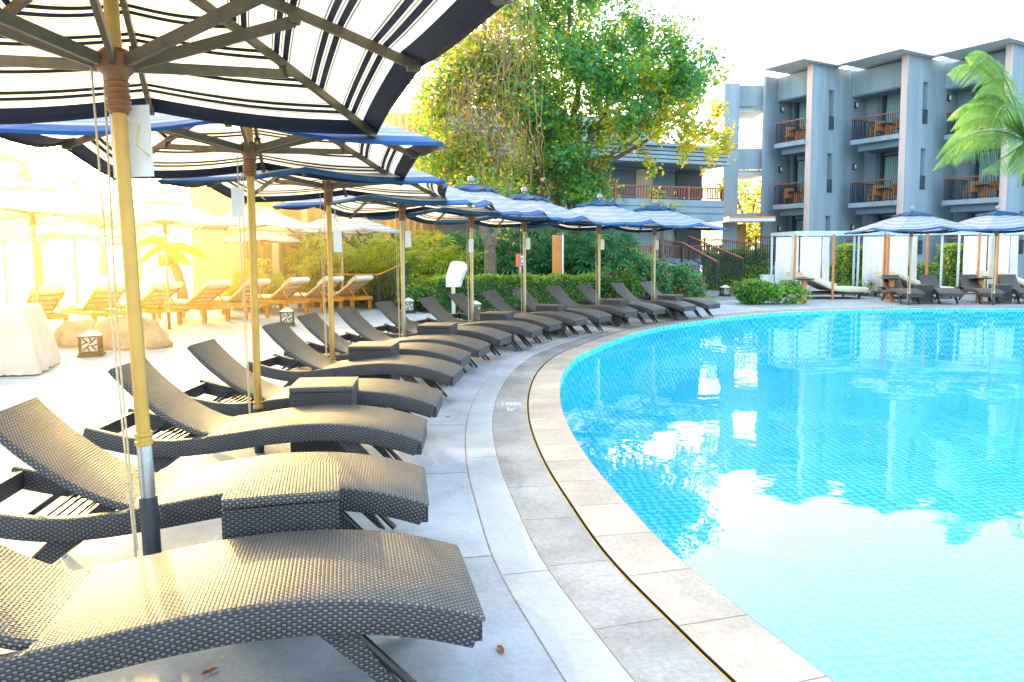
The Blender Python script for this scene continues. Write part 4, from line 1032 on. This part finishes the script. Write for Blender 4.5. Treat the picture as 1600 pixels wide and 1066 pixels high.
b = MB(); b.tube([(-.25, 0, 0), (-.25, 0, .75), (.25, 0, .75), (.25, 0, 0)], .015, 8); o = b.build('metal_hoop', 'steel', None, True); o.location = c; tag(o, 'low grey metal hoop stand beside the flowering shrubs', 'stand')

# ------------------------------------------------------------------ cabanas
def make_cabana():
    t = empty('cabana', (0, 0, 0)); tag(t, 'x', 'cabana', 'curtained cabanas across the pool')
    W, D, H = 2.85, 2.0, 2.12
    b = MB()
    for y in (0, D): b.box((W / 2, y, H), (W + .08, .08, .1))
    for x in (0, W): b.box((x, D / 2, H), (.08, D - .082, .098))
    b.build('roof_frame', 'paleblue', t)
    for x, y in ((0, 0), (W * .43, 0), (W, 0), (0, D), (W, D)): MB().box((x, y, H / 2 - .03), (.055, .055, H - .045)).build('post', 'wood_or' if y == 0 else 'paleblue', t)
    def drape(p0, p1, name='curtain', amp=.025, wav=.13, mt='drape'):
        p0 = Vector(p0); p1 = Vector(p1); L = (p1 - p0).length; n = max(6, int(L / wav * 8)); nrm_ = Vector((-(p1 - p0).y, (p1 - p0).x, 0)).normalized(); b = MB(); rows = 6
        for j in range(rows + 1):
            for i in range(n + 1):
                u = i / n; off = amp * math.sin(u * L / wav * 6.28 + .5 * math.sin(j)) * (1 + .3 * j / rows); b.v.append(p0.lerp(p1, u) + nrm_ * off + Vector((0, 0, 2.03 - 1.93 * j / rows)))
        for j in range(rows):
            for i in range(n): a = j * (n + 1) + i; b.face((a, a + 1, a + n + 2, a + n + 1))
        b.build(name, mt, t, True, fix=False)
    drape((.12, D - .06, 0), (.9, D - .06, 0), amp=.012, wav=.2); drape((.96, D - .06, 0), (1.68, D - .06, 0), amp=.01, wav=.3)
    drape((.07, .1, 0), (.1, .5, 0), amp=.05, wav=.08); drape((1.72, D - .1, 0), (1.95, D - .05, 0), amp=.05, wav=.08)
    # daybed
    b = MB(); b.box((1.35, 1.0, .17), (2.1, 1.3, .06))
    for x in (.4, 2.3):
        for y in (.45, 1.55): b.box((x, y, .08), (.06, .06, .14))
    b.build('bed_frame', 'weave_side', t)
    b = MB(); b.sweep([(2.55, .36), (1.9, .37), (1.5, .40), (.55, .85), (.4, .86)], [(y + 1.0, n) for y, n in rrect(1.35, .16, .05, 3)]); b.build('mattress', 'cushion', t, True)
    b = MB(); b.sweep([(1.6, .48), (1.25, .60), (.95, .72)], [(y + .95, n) for y, n in rrect(.9, .09, .04, 3)]); b.build('pillow', 'pillow', t, True)
    return t
cb0 = make_cabana(); 
for i, (px, Y, lab) in enumerate(((1241, 23.3, 'white curtained cabana with orange posts and cream daybed, leftmost of three'), (1386, 23.2, 'middle curtained cabana, its daybed behind the left far umbrella'), (1556, 23.1, 'right curtained cabana cut off by the edge of the picture'))):
    c = P(px, 450, Y); c.z = 0
    if i == 0: cb0.location = c; cb0.rotation_euler = (0, 0, R(1)); cb0['label'] = lab
    else: dup(cb0, c, R(0), lab)
for i, (px, Y) in enumerate(((1256, 22.4), (1393, 22.4), (1532, 22.4))):
    c = P(px, 450, Y); c.z = 0; t = empty('pedestal_table', c, 0, 'round black topped table on orange pedestal before the %s cabana' % ('left', 'middle', 'right')[i], 'table', 'pedestal tables by the cabanas')
    MB().lathe([(0, .68), (.3, .68), (.31, .695), (.3, .71), (0, .71)], 20).build('table_top', 'black', t, True)
    MB().lathe([(0, 0), (.13, 0), (.1, .04), (.075, .08), (.075, .6), (.1, .68)], 14).build('pedestal', 'wood_or', t, True)

# ------------------------------------------------------------------ hotel (right), saw-tooth plan
u_ = Vector((.866, .5, 0)); w_ = Vector((-.5, .866, 0))
C1 = Vector((P(1262, 400, 36).x, 36, 0)); stepv = Vector((3.7, -1.6, 0))
hot = empty('hotel_block', C1, 0, 'grey three storey hotel block with stepped balconies and projecting fins', 'building')
FL = [.85, 3.9, 6.95]; TOP = 10.4
rotm = Matrix((w_, u_, Vector((0, 0, 1)))).transposed()   # local x=q (along w), y=p (along u)
def hb(b, C, q0, q1, p0, p1, z0, z1, mi=0):
    c = C + w_ * ((q0 + q1) / 2) + u_ * ((p0 + p1) / 2) + Vector((0, 0, (z0 + z1) / 2))
    b.box(c, (abs(q1 - q0), abs(p1 - p0), abs(z1 - z0)), rotm, mi)
def chair_mesh(b, c, ang):
    r = Matrix.Rotation(ang, 3, 'Z')
    def bx(p, s): b.box(c + r @ Vector(p), s, r)
    for x in (-.24, .24):
        for y in (-.22, .22): bx((x, y, .3), (.05, .05, .6))
        bx((x, 0, .62), (.06, .52, .04))
    bx((0, 0, .38), (.5, .46, .06)); bx((0, .22, .62), (.5, .04, .42))
names_fl = ('ground floor', 'middle floor', 'top floor')
for n_ in range(4):
    C = C1 + stepv * n_; bl = 2.55 if n_ == 0 else 3.24
    cname = ('left', 'middle', 'right', 'outermost')[n_]
    wb = MB()
    # blank wall with slit openings
    hb(wb, C, .0, .25, .0, 1.25, 0, TOP + .12); hb(wb, C, .0, .25, 1.62, 3.95, 0, TOP + .12)
    zs = [0] + sum([[f + .55, f + 2.45] for f in FL], []) + [TOP + .12]
    for k in range(0, len(zs), 2): hb(wb, C, .001, .249, 1.25, 1.62, zs[k], zs[k + 1])
    hb(wb, C, .25, .3, 1.1, 1.8, 0, TOP)
    # recess back wall, upper fascia
    hb(wb, C, .25, bl, 1.75, 2.0, 0, TOP)
    hb(wb, C, .25, bl - .02, .55, .75, 9.25, TOP)
    hb(wb, C, .25, bl, .62, 1.75, 9.2, 9.25)
    hb(wb, C, bl, bl + .15, 0 if n_ else -.3, 1.9, 0, TOP)
    wb.build('wall', 'wall', hot, off=C1)
    fb = MB(); hb(fb, C, -.012, .262, -.05, -.001, 0, TOP + .1); fb.build('fin_edge', 'fin', hot, off=C1)
    hb(pp_ := MB(), C, -2.6, bl, 3.7, 3.95, TOP + .05, TOP + .45); pp_.build('parapet', 'wall', hot, off=C1)
    # roof canopy
    rb = MB(); hb(rb, C, -.35, bl - .45, -1.1, 1.9, TOP + .125, TOP + .2, 0); r_ = rb.build('roof_canopy', 'soffit', hot, off=C1)
    rb = MB(); hb(rb, C, -.37, bl - .43, -1.13, -1.1, TOP + .1, TOP + .26); hb(rb, C, -.38, -.35, -1.1, 1.9, TOP + .1, TOP + .26); hb(rb, C, -.36, bl - .44, -1.1, 1.9, TOP + .2, TOP + .25); rb.build('roof_edge', 'fascia', r_, off=None if False else C1)
    for fi, f in enumerate(FL):
        # window: frame, panes
        wf = MB(); hb(wf, C, .3, 2.15, 1.70, 1.749, f + 2.3, f + 2.36)
        for qq in (.3, 1.2, 2.1): hb(wf, C, qq, qq + .06, 1.69, 1.748, f, f + 2.3)
        wf_o = wf.build('balcony_door', 'black', hot, off=C1)
        g = MB(); hb(g, C, .36, 1.2, 1.715, 1.74, f, f + 2.3); hb(g, C, 1.26, 2.1, 1.715, 1.74, f, f + 2.3); g.build('glass', 'curtglass', wf_o, off=C1)
        # pilaster
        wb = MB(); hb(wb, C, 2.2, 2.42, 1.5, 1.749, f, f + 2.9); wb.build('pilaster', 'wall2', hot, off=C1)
        # slit grille
        g = MB(); 
        for k in range(4): hb(g, C, -.05, -.03, 1.28 + k * .1, 1.30 + k * .1, f + .55, f + 1.15)
        hb(g, C, -.055, -.025, 1.25, 1.62, f + 1.15, f + 1.18); hb(g, C, -.055, -.025, 1.25, 1.62, f + .55, f + .58); g.build('slit_grille', 'black', hot, off=C1)
        # sconce on side wall
        sq = bl - .03
        sl = MB(); hb(sl, C, sq - .08, sq + .03, .8, .92, f + 1.75, f + 2.05); so = sl.build('wall_lamp', 'black', hot, off=C1)
        sl = MB(); hb(sl, C, sq - .12, sq - .08, .81, .91, f + 1.8, f + 2.0); sl.build('lamp_glass', 'lampglow', so, off=C1)
        # balcony slab and beam
        qm = bl - .55
        s_ = MB(); hb(s_, C, .262, qm, -.22, 1.75, f - .22, f); s_o = s_.build('balcony_slab', 'wall', hot, off=C1)
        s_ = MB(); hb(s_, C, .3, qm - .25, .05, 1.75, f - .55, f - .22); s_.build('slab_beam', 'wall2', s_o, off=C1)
        if fi == 0:
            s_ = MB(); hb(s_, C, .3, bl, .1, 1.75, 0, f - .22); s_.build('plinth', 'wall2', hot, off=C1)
        rl = MB(); hb(rl, C, .27, qm, -.2, -.14, f + .98, f + 1.03); hb(rl, C, qm - .06, qm, -.14, 1.75, f + .98, f + 1.03); ro = rl.build('balcony_rail', 'redwood', hot, off=C1)
        bb = MB(); k = .3
        while k < qm: hb(bb, C, k, k + .02, -.18, -.16, f + .06, f + .98); k += .115
        k = -.1
        while k < 1.7: hb(bb, C, qm - .04, qm - .02, k, k + .02, f + .06, f + .98); k += .115
        hb(bb, C, .27, qm - .01, -.185, -.155, f + .04, f + .07); bb.build('balusters', 'black', ro, off=C1)
        if n_ < 3:
            for ci, (qq, pp, an) in enumerate(((1.75, .55, R(120 + 60)), (.7, .6, R(120 - 120)))):
                if fi == 0: continue
                pos = C + w_ * qq + u_ * pp + Vector((0, 0, f)); b = MB(); chair_mesh(b, Vector((0, 0, 0)), 0)
                o = b.build('balcony_chair', 'wood_or'); o.location = pos; o.rotation_euler = (0, 0, an)
                tag(o, 'orange timber armchair on the %s balcony of the %s bay, %s of the table' % (names_fl[fi], cname, 'left' if ci == 0 else 'right'), 'chair', 'armchairs on the hotel balconies')
            if fi:
                b = MB(); b.box((0, 0, .3), (.16, .16, .6)); b.box((0, 0, .63), (.6, .6, .05), None, 1); o = b.build('balcony_table', ['wood_or', 'black']); o.location = C + w_ * 1.2 + u_ * .5 + Vector((0, 0, f))
                tag(o, 'small square table on the %s balcony of the %s bay between its armchairs' % (names_fl[fi], cname), 'table', 'tables on the hotel balconies')
# end fin and link block
E0 = C1 + w_ * 2.7
lk = empty('stair_link', (P(1160, 400, 38.5).x, 38.5, 0), 0, 'open stair link between hotel block and the long gallery building', 'building')
LO = lk.location.copy(); x0 = P(1128, 400, 38.2).x; x1 = P(1151, 400, 38.2).x; x2 = P(1193, 400, 38.2).x + .1; yy = 38.2
b = MB(); b.span((x0, yy, 0), (x1, yy + 2.5, 10.1)); b.span((x1, yy + .3, 9.0), (x2, yy + .55, 10.05)); b.span((x1, yy + .3, 5.8), (x2, yy + .55, 6.85)); b.span((x1, yy + .3, 3.3), (x2, yy + .55, 3.55))
b.span((x1, yy + 2.6, 9.2), (x2, yy + 2.8, 10.0)); b.build('wall', 'wall', lk, off=LO)
b = MB(); b.span((x1, yy + .56, 8.75), (x2, yy + 2.59, 9.0)); b.build('floor_slab', 'soffit', lk, off=LO)
b = MB(); b.span((x1, yy + .56, 5.5), (x2, yy + 2.59, 5.79)); b.build('floor_slab', 'soffit', lk, off=LO)
b = MB(); b.span((x1 - .9, yy - 1.6, 3.05), (x2 - .1, yy + .29, 3.22)); b.build('entrance_canopy', 'soffit', lk, off=LO)
b = MB(); b.span((x1 - .9, yy - 1.62, 3.23), (x2 - .1, yy + .28, 3.29)); b.span((x1 - .2, yy + .3, 2.3), (x1, yy + .5, 3.0)); b.build('canopy_trim', 'wood_or', lk, off=LO)
b = MB()
for zz in (6.86, 3.56):
    b.span((x1, yy + .38, zz + .95), (x2, yy + .44, zz + 1.0))
b.build('handrail', 'redwood', lk, off=LO)
b = MB()
for zz in (6.86, 3.56):
    k = x1 + .1
    while k < x2: b.span((k, yy + .4, zz), (k + .02, yy + .42, zz + .95)); k += .2
b.build('balusters', 'black', lk, off=LO)
b = MB(); b.span((x1, yy + .3, 0), (x1 + .55, yy + .5, 2.99)); b.span((x1 + .55, yy + .3, 0), (x2, yy + .5, 1.55)); b.build('lower_wall', 'wooddoor', lk, off=LO)
# gallery building
Gr = Vector((P(1128, 400, 36.6).x, 36.6, 0)); dg = Vector((-7.6, -3.0, 0)).normalized(); ng = Vector((-dg.y, dg.x, 0)); ng = ng if ng.y > 0 else -ng
gal = empty('gallery_building', Gr, 0, 'long low grey gallery building with red timber balustrade behind the big tree', 'building')
rg = Matrix((dg, ng, Vector((0, 0, 1)))).transposed()
def gb(b, a0, a1, p0, p1, z0, z1, mi=0): b.box(Gr + dg * ((a0 + a1) / 2) + ng * ((p0 + p1) / 2) + Vector((0, 0, (z0 + z1) / 2)), (abs(a1 - a0), abs(p1 - p0), abs(z1 - z0)), rg, mi)
GL = 15.0
b = MB(); gb(b, 0, GL, 1.8, 2.05, 0, 6.3); gb(b, 0, GL, -.1, 1.79, 3.05, 4.05); gb(b, 0, GL, 0, .3, .9, 1.25); gb(b, 2.2, GL, 2.5, 2.8, 6.5, 8.2); b.build('wall', 'wall', gal, off=Gr)
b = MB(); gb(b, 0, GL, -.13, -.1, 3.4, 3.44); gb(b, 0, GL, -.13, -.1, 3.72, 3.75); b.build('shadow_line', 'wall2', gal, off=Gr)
b = MB()
for k in range(4): gb(b, 0, GL, -.5 + .03 * k, 1.79, 5.72 + .19 * k, 5.86 + .19 * k)
gb(b, 0, GL, -.62, 2.3, 6.47, 6.6); b.build('louvred_eave', 'wall', gal, off=Gr)
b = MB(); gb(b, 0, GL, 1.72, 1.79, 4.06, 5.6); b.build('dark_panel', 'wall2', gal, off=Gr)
for a in (3.0, 9.5):
    b = MB(); gb(b, a, a + .95, 1.64, 1.71, 4.06, 5.62); b.build('door', 'beige', gal, off=Gr)
for zz in ((4.06, 5.65), (.9, 3.0)):
    b = MB(); gb(b, .05, 1.6, 1.64, 1.7, *zz); b.build('dark_opening', 'black', gal, off=Gr)
b = MB(); gb(b, 0, GL, -.06, .02, 4.62, 4.69); k = 0
for zb, zt in ((4.12, 4.62), (1.3, 1.8)):
    k = 0
    while k < GL: gb(b, k, k + .05, -.04, 0, zb, zt); k += .15
    k = 0
    while k < GL: gb(b, k, k + .11, -.08, .04, zb - .08, zt + .1); k += 2.0
    gb(b, 0, GL, -.05, .01, zb, zb + .05)
gb(b, 0, GL, -.06, .02, 1.8, 1.87); b.build('balustrade', 'redwood', gal, off=Gr)
# set-back pale upper storey left end and slatted screen
sc = empty('slatted_screen', P(630, 400, 29), 0, 'tall screen of vertical timber slats behind the fan palms', 'screen'); SO = sc.location.copy()
b = MB(); xa, xb = P(585, 400, 29).x, P(674, 400, 29).x; k = xa
while k < xb - .2: b.span((k, 29, 1.2), (k + .09, 29.12, 6.9)); k += .26
b.build('slats', 'beige', sc, off=SO)
b = MB(); b.span((xb - .25, 28.9, 0), (xb, 29.3, 7.2)); b.span((xa, 29.13, 1.0), (xb - .26, 29.3, 1.3)); b.span((xa, 29.13, 6.5), (xb - .26, 29.3, 7.0)); b.span((xa, 31, 0), (xb, 31.2, 6.9)); b.build('frame', 'wooddoor', sc, off=SO)
# pale building left
c = P(400, 400, 27); c.z = 0; pb = empty('pale_building', c, 0, 'sunlit cream building with timber doors behind the teak loungers', 'building')
xs = [P(x, 400, 27).x for x in (300, 385, 392, 425, 436, 472, 482, 592)]
b = MB(); b.span((xs[0], 27, 0), (xs[1], 27.3, 4.8)); b.span((xs[3], 27.0, 0), (xs[4], 27.4, 4.4)); b.span((xs[5], 27.0, 0), (xs[6], 27.4, 4.4)); b.span((xs[0], 27.8, 0), (xs[7], 28.0, 4.7)); b.span((xs[1], 26.9, 3.9), (xs[7], 27.8, 4.4)); b.build('wall', 'beige', pb, off=c)
b = MB(); b.span((xs[2], 27.5, .4), (xs[3] - .02, 27.6, 3.6)); b.span((xs[4] + .02, 27.5, .4), (xs[5] - .02, 27.6, 3.6)); b.build('door', 'wooddoor', pb, off=c)
b = MB(); b.span((xs[1], 26.2, 0), (xs[6], 27.0, .42)); b.build('plinth', 'beige', pb, off=c)
b = MB(); b.span((xs[0] - .5, 26.2, 4.81), (xs[7], 28.4, 5.0)); b.build('roof', 'fascia', pb, off=c)

# trees behind the buildings
for i, (px, py, Y, cl_, lab) in enumerate((
    (1168, 400, 46, [((1150, 300), 2.2), ((1180, 310), 2.2), ((1165, 370), 2.2), ((1190, 360), 2.0), ((1140, 360), 2.0), ((1170, 245), 1.3)], 'sunlit yellow tree seen through the stair link openings'),
    (655, 400, 40, [((640, 250), 2.0), ((665, 240), 1.6), ((655, 205), 1.0), ((690, 260), 1.8), ((610, 275), 1.5)], 'hazy brown green tree behind the slatted screen'),
    (160, 400, 60, [((120, 330), 2.4), ((180, 340), 2.4), ((60, 350), 2.6), ((230, 350), 2.0), ((20, 330), 2.5), ((280, 365), 1.8)], 'distant tree line in the glare behind the left umbrellas'))):
    small_tree(px, py, Y, [(P(a, b_, Y), r) for (a, b_), r in cl_], (px, 380), .3, lab, lambda p, q: pick(q, .15, .0, .55, .3), .34, 9 if i != 1 else 12)

# fallen leaves
for k, (px, py) in enumerate(((782, 1017), (328, 1052), (520, 990), (560, 706), (700, 652), (806, 549))):
    c = G(px, py); b = MB(); qq = random.Random(k); s = .022
    pts = [Vector((math.cos(a) * s * (1.6 if j % 4 == 0 else .8), math.sin(a) * s * .7, .006 + .006 * (j % 2))) for j, a in enumerate([R(x) for x in range(0, 360, 45)])]
    n = len(pts); b.v = [Vector((0, 0, .004))] + pts
    for j in range(n): b.face((0, 1 + j, 1 + (j + 1) % n))
    o = b.build('fallen_leaf', 'dry', None, fix=False); o.location = c; o.rotation_euler = (0, 0, qq.uniform(0, 6)); tag(o, 'dry reddish leaf lying on the pale deck among the loungers', 'leaf', 'dry leaves on the deck')

# HAZE0
hz = MB().box((-17.9, 24, 3.6), (30, 37, 7.2)).build('haze', 'tag'); hm = bpy.data.materials.new('sunlit_haze'); hm.use_nodes = True; hn = hm.node_tree.nodes
hn.remove(hn['Principled BSDF']); vs = hn.new('ShaderNodeVolumeScatter'); vs.inputs['Color'].default_value = (1, .72, .32, 1); vs.inputs['Density'].default_value = .013; vs.inputs['Anisotropy'].default_value = .8
va = hn.new('ShaderNodeVolumeAbsorption'); va.inputs['Color'].default_value = (1, .88, .40, 1); va.inputs['Density'].default_value = .036; vd = hn.new('ShaderNodeAddShader'); hm.node_tree.links.new(vs.outputs[0], vd.inputs[0]); hm.node_tree.links.new(va.outputs[0], vd.inputs[1]); hm.node_tree.links.new(vd.outputs[0], hn['Material Output'].inputs['Volume']); hz.data.materials[0] = hm; tag(hz, kind='structure')
# HAZE1
# ------------------------------------------------------------------ light
SUN_AZ, SUN_EL = -30.5, 14.0    # degrees right of the view direction, elevation
sd = Vector((math.sin(R(SUN_AZ)) * math.cos(R(SUN_EL)), math.cos(R(SUN_AZ)) * math.cos(R(SUN_EL)), math.sin(R(SUN_EL))))
L = bpy.data.lights.new('sun', 'SUN'); L.energy = 5.0; L.angle = R(.6); L.color = (1, .66, .28)
lo = bpy.data.objects.new('sun', L); COL.objects.link(lo); lo.rotation_euler = sd.to_track_quat('Z', 'Y').to_euler(); lo.location = (-20, 40, 20)
wd_ = bpy.data.worlds.new('World'); scene.world = wd_; wd_.use_nodes = True; t = wd_.node_tree; ns = t.nodes; ln = t.links
bg = ns['Background']; sky = ns.new('ShaderNodeTexSky'); sky.sky_type = 'NISHITA'; sky.sun_disc = False
sky.sun_elevation = R(SUN_EL); sky.sun_rotation = R(SUN_AZ); sky.air_density = 1.2; sky.dust_density = 3.5; sky.ozone_density = 1.5
SKY = 1.05
tc = ns.new('ShaderNodeTexCoord'); dt = ns.new('ShaderNodeVectorMath'); dt.operation = 'DOT_PRODUCT'; dt.inputs[1].default_value = Vector((math.sin(R(SUN_AZ)) * math.cos(R(6)), math.cos(R(SUN_AZ)) * math.cos(R(6)), math.sin(R(6)))); ln.new(tc.outputs['Generated'], dt.inputs[0])
mxm = ns.new('ShaderNodeMath'); mxm.operation = 'MAXIMUM'; mxm.inputs[1].default_value = 0; ln.new(dt.outputs['Value'], mxm.inputs[0])
pw = ns.new('ShaderNodeMath'); pw.operation = 'POWER'; pw.inputs[1].default_value = 16; ln.new(mxm.outputs[0], pw.inputs[0])
gl = ns.new('ShaderNodeVectorMath'); gl.operation = 'SCALE'; gl.inputs[0].default_value = (22, 13, 1.6); ln.new(pw.outputs[0], gl.inputs['Scale'])
ad = ns.new('ShaderNodeVectorMath'); ad.operation = 'ADD'; a2 = ns.new('ShaderNodeVectorMath'); a2.operation = 'ADD'; a2.inputs[1].default_value = (.85, .95, 1.1); ln.new(sky.outputs[0], a2.inputs[0]); ln.new(a2.outputs[0], ad.inputs[0]); ln.new(gl.outputs[0], ad.inputs[1])
pw2 = ns.new('ShaderNodeMath'); pw2.operation = 'POWER'; pw2.inputs[1].default_value = 160; ln.new(mxm.outputs[0], pw2.inputs[0])
g2 = ns.new('ShaderNodeVectorMath'); g2.operation = 'SCALE'; g2.inputs[0].default_value = (70, 56, 26); ln.new(pw2.outputs[0], g2.inputs['Scale'])
ad3 = ns.new('ShaderNodeVectorMath'); ad3.operation = 'ADD'; ln.new(ad.outputs[0], ad3.inputs[0]); ln.new(g2.outputs[0], ad3.inputs[1])
ln.new(ad3.outputs[0], bg.inputs['Color']); bg.inputs['Strength'].default_value = SKY
scene.view_settings.view_transform = 'Standard'; scene.view_settings.look = 'None'; scene.view_settings.exposure = 0; scene.view_settings.gamma = 1
scene.cycles.use_denoising = True
scene.cycles.max_bounces = 8; scene.cycles.transparent_max_bounces = 12; scene.cycles.caustics_reflective = False; scene.cycles.caustics_refractive = False
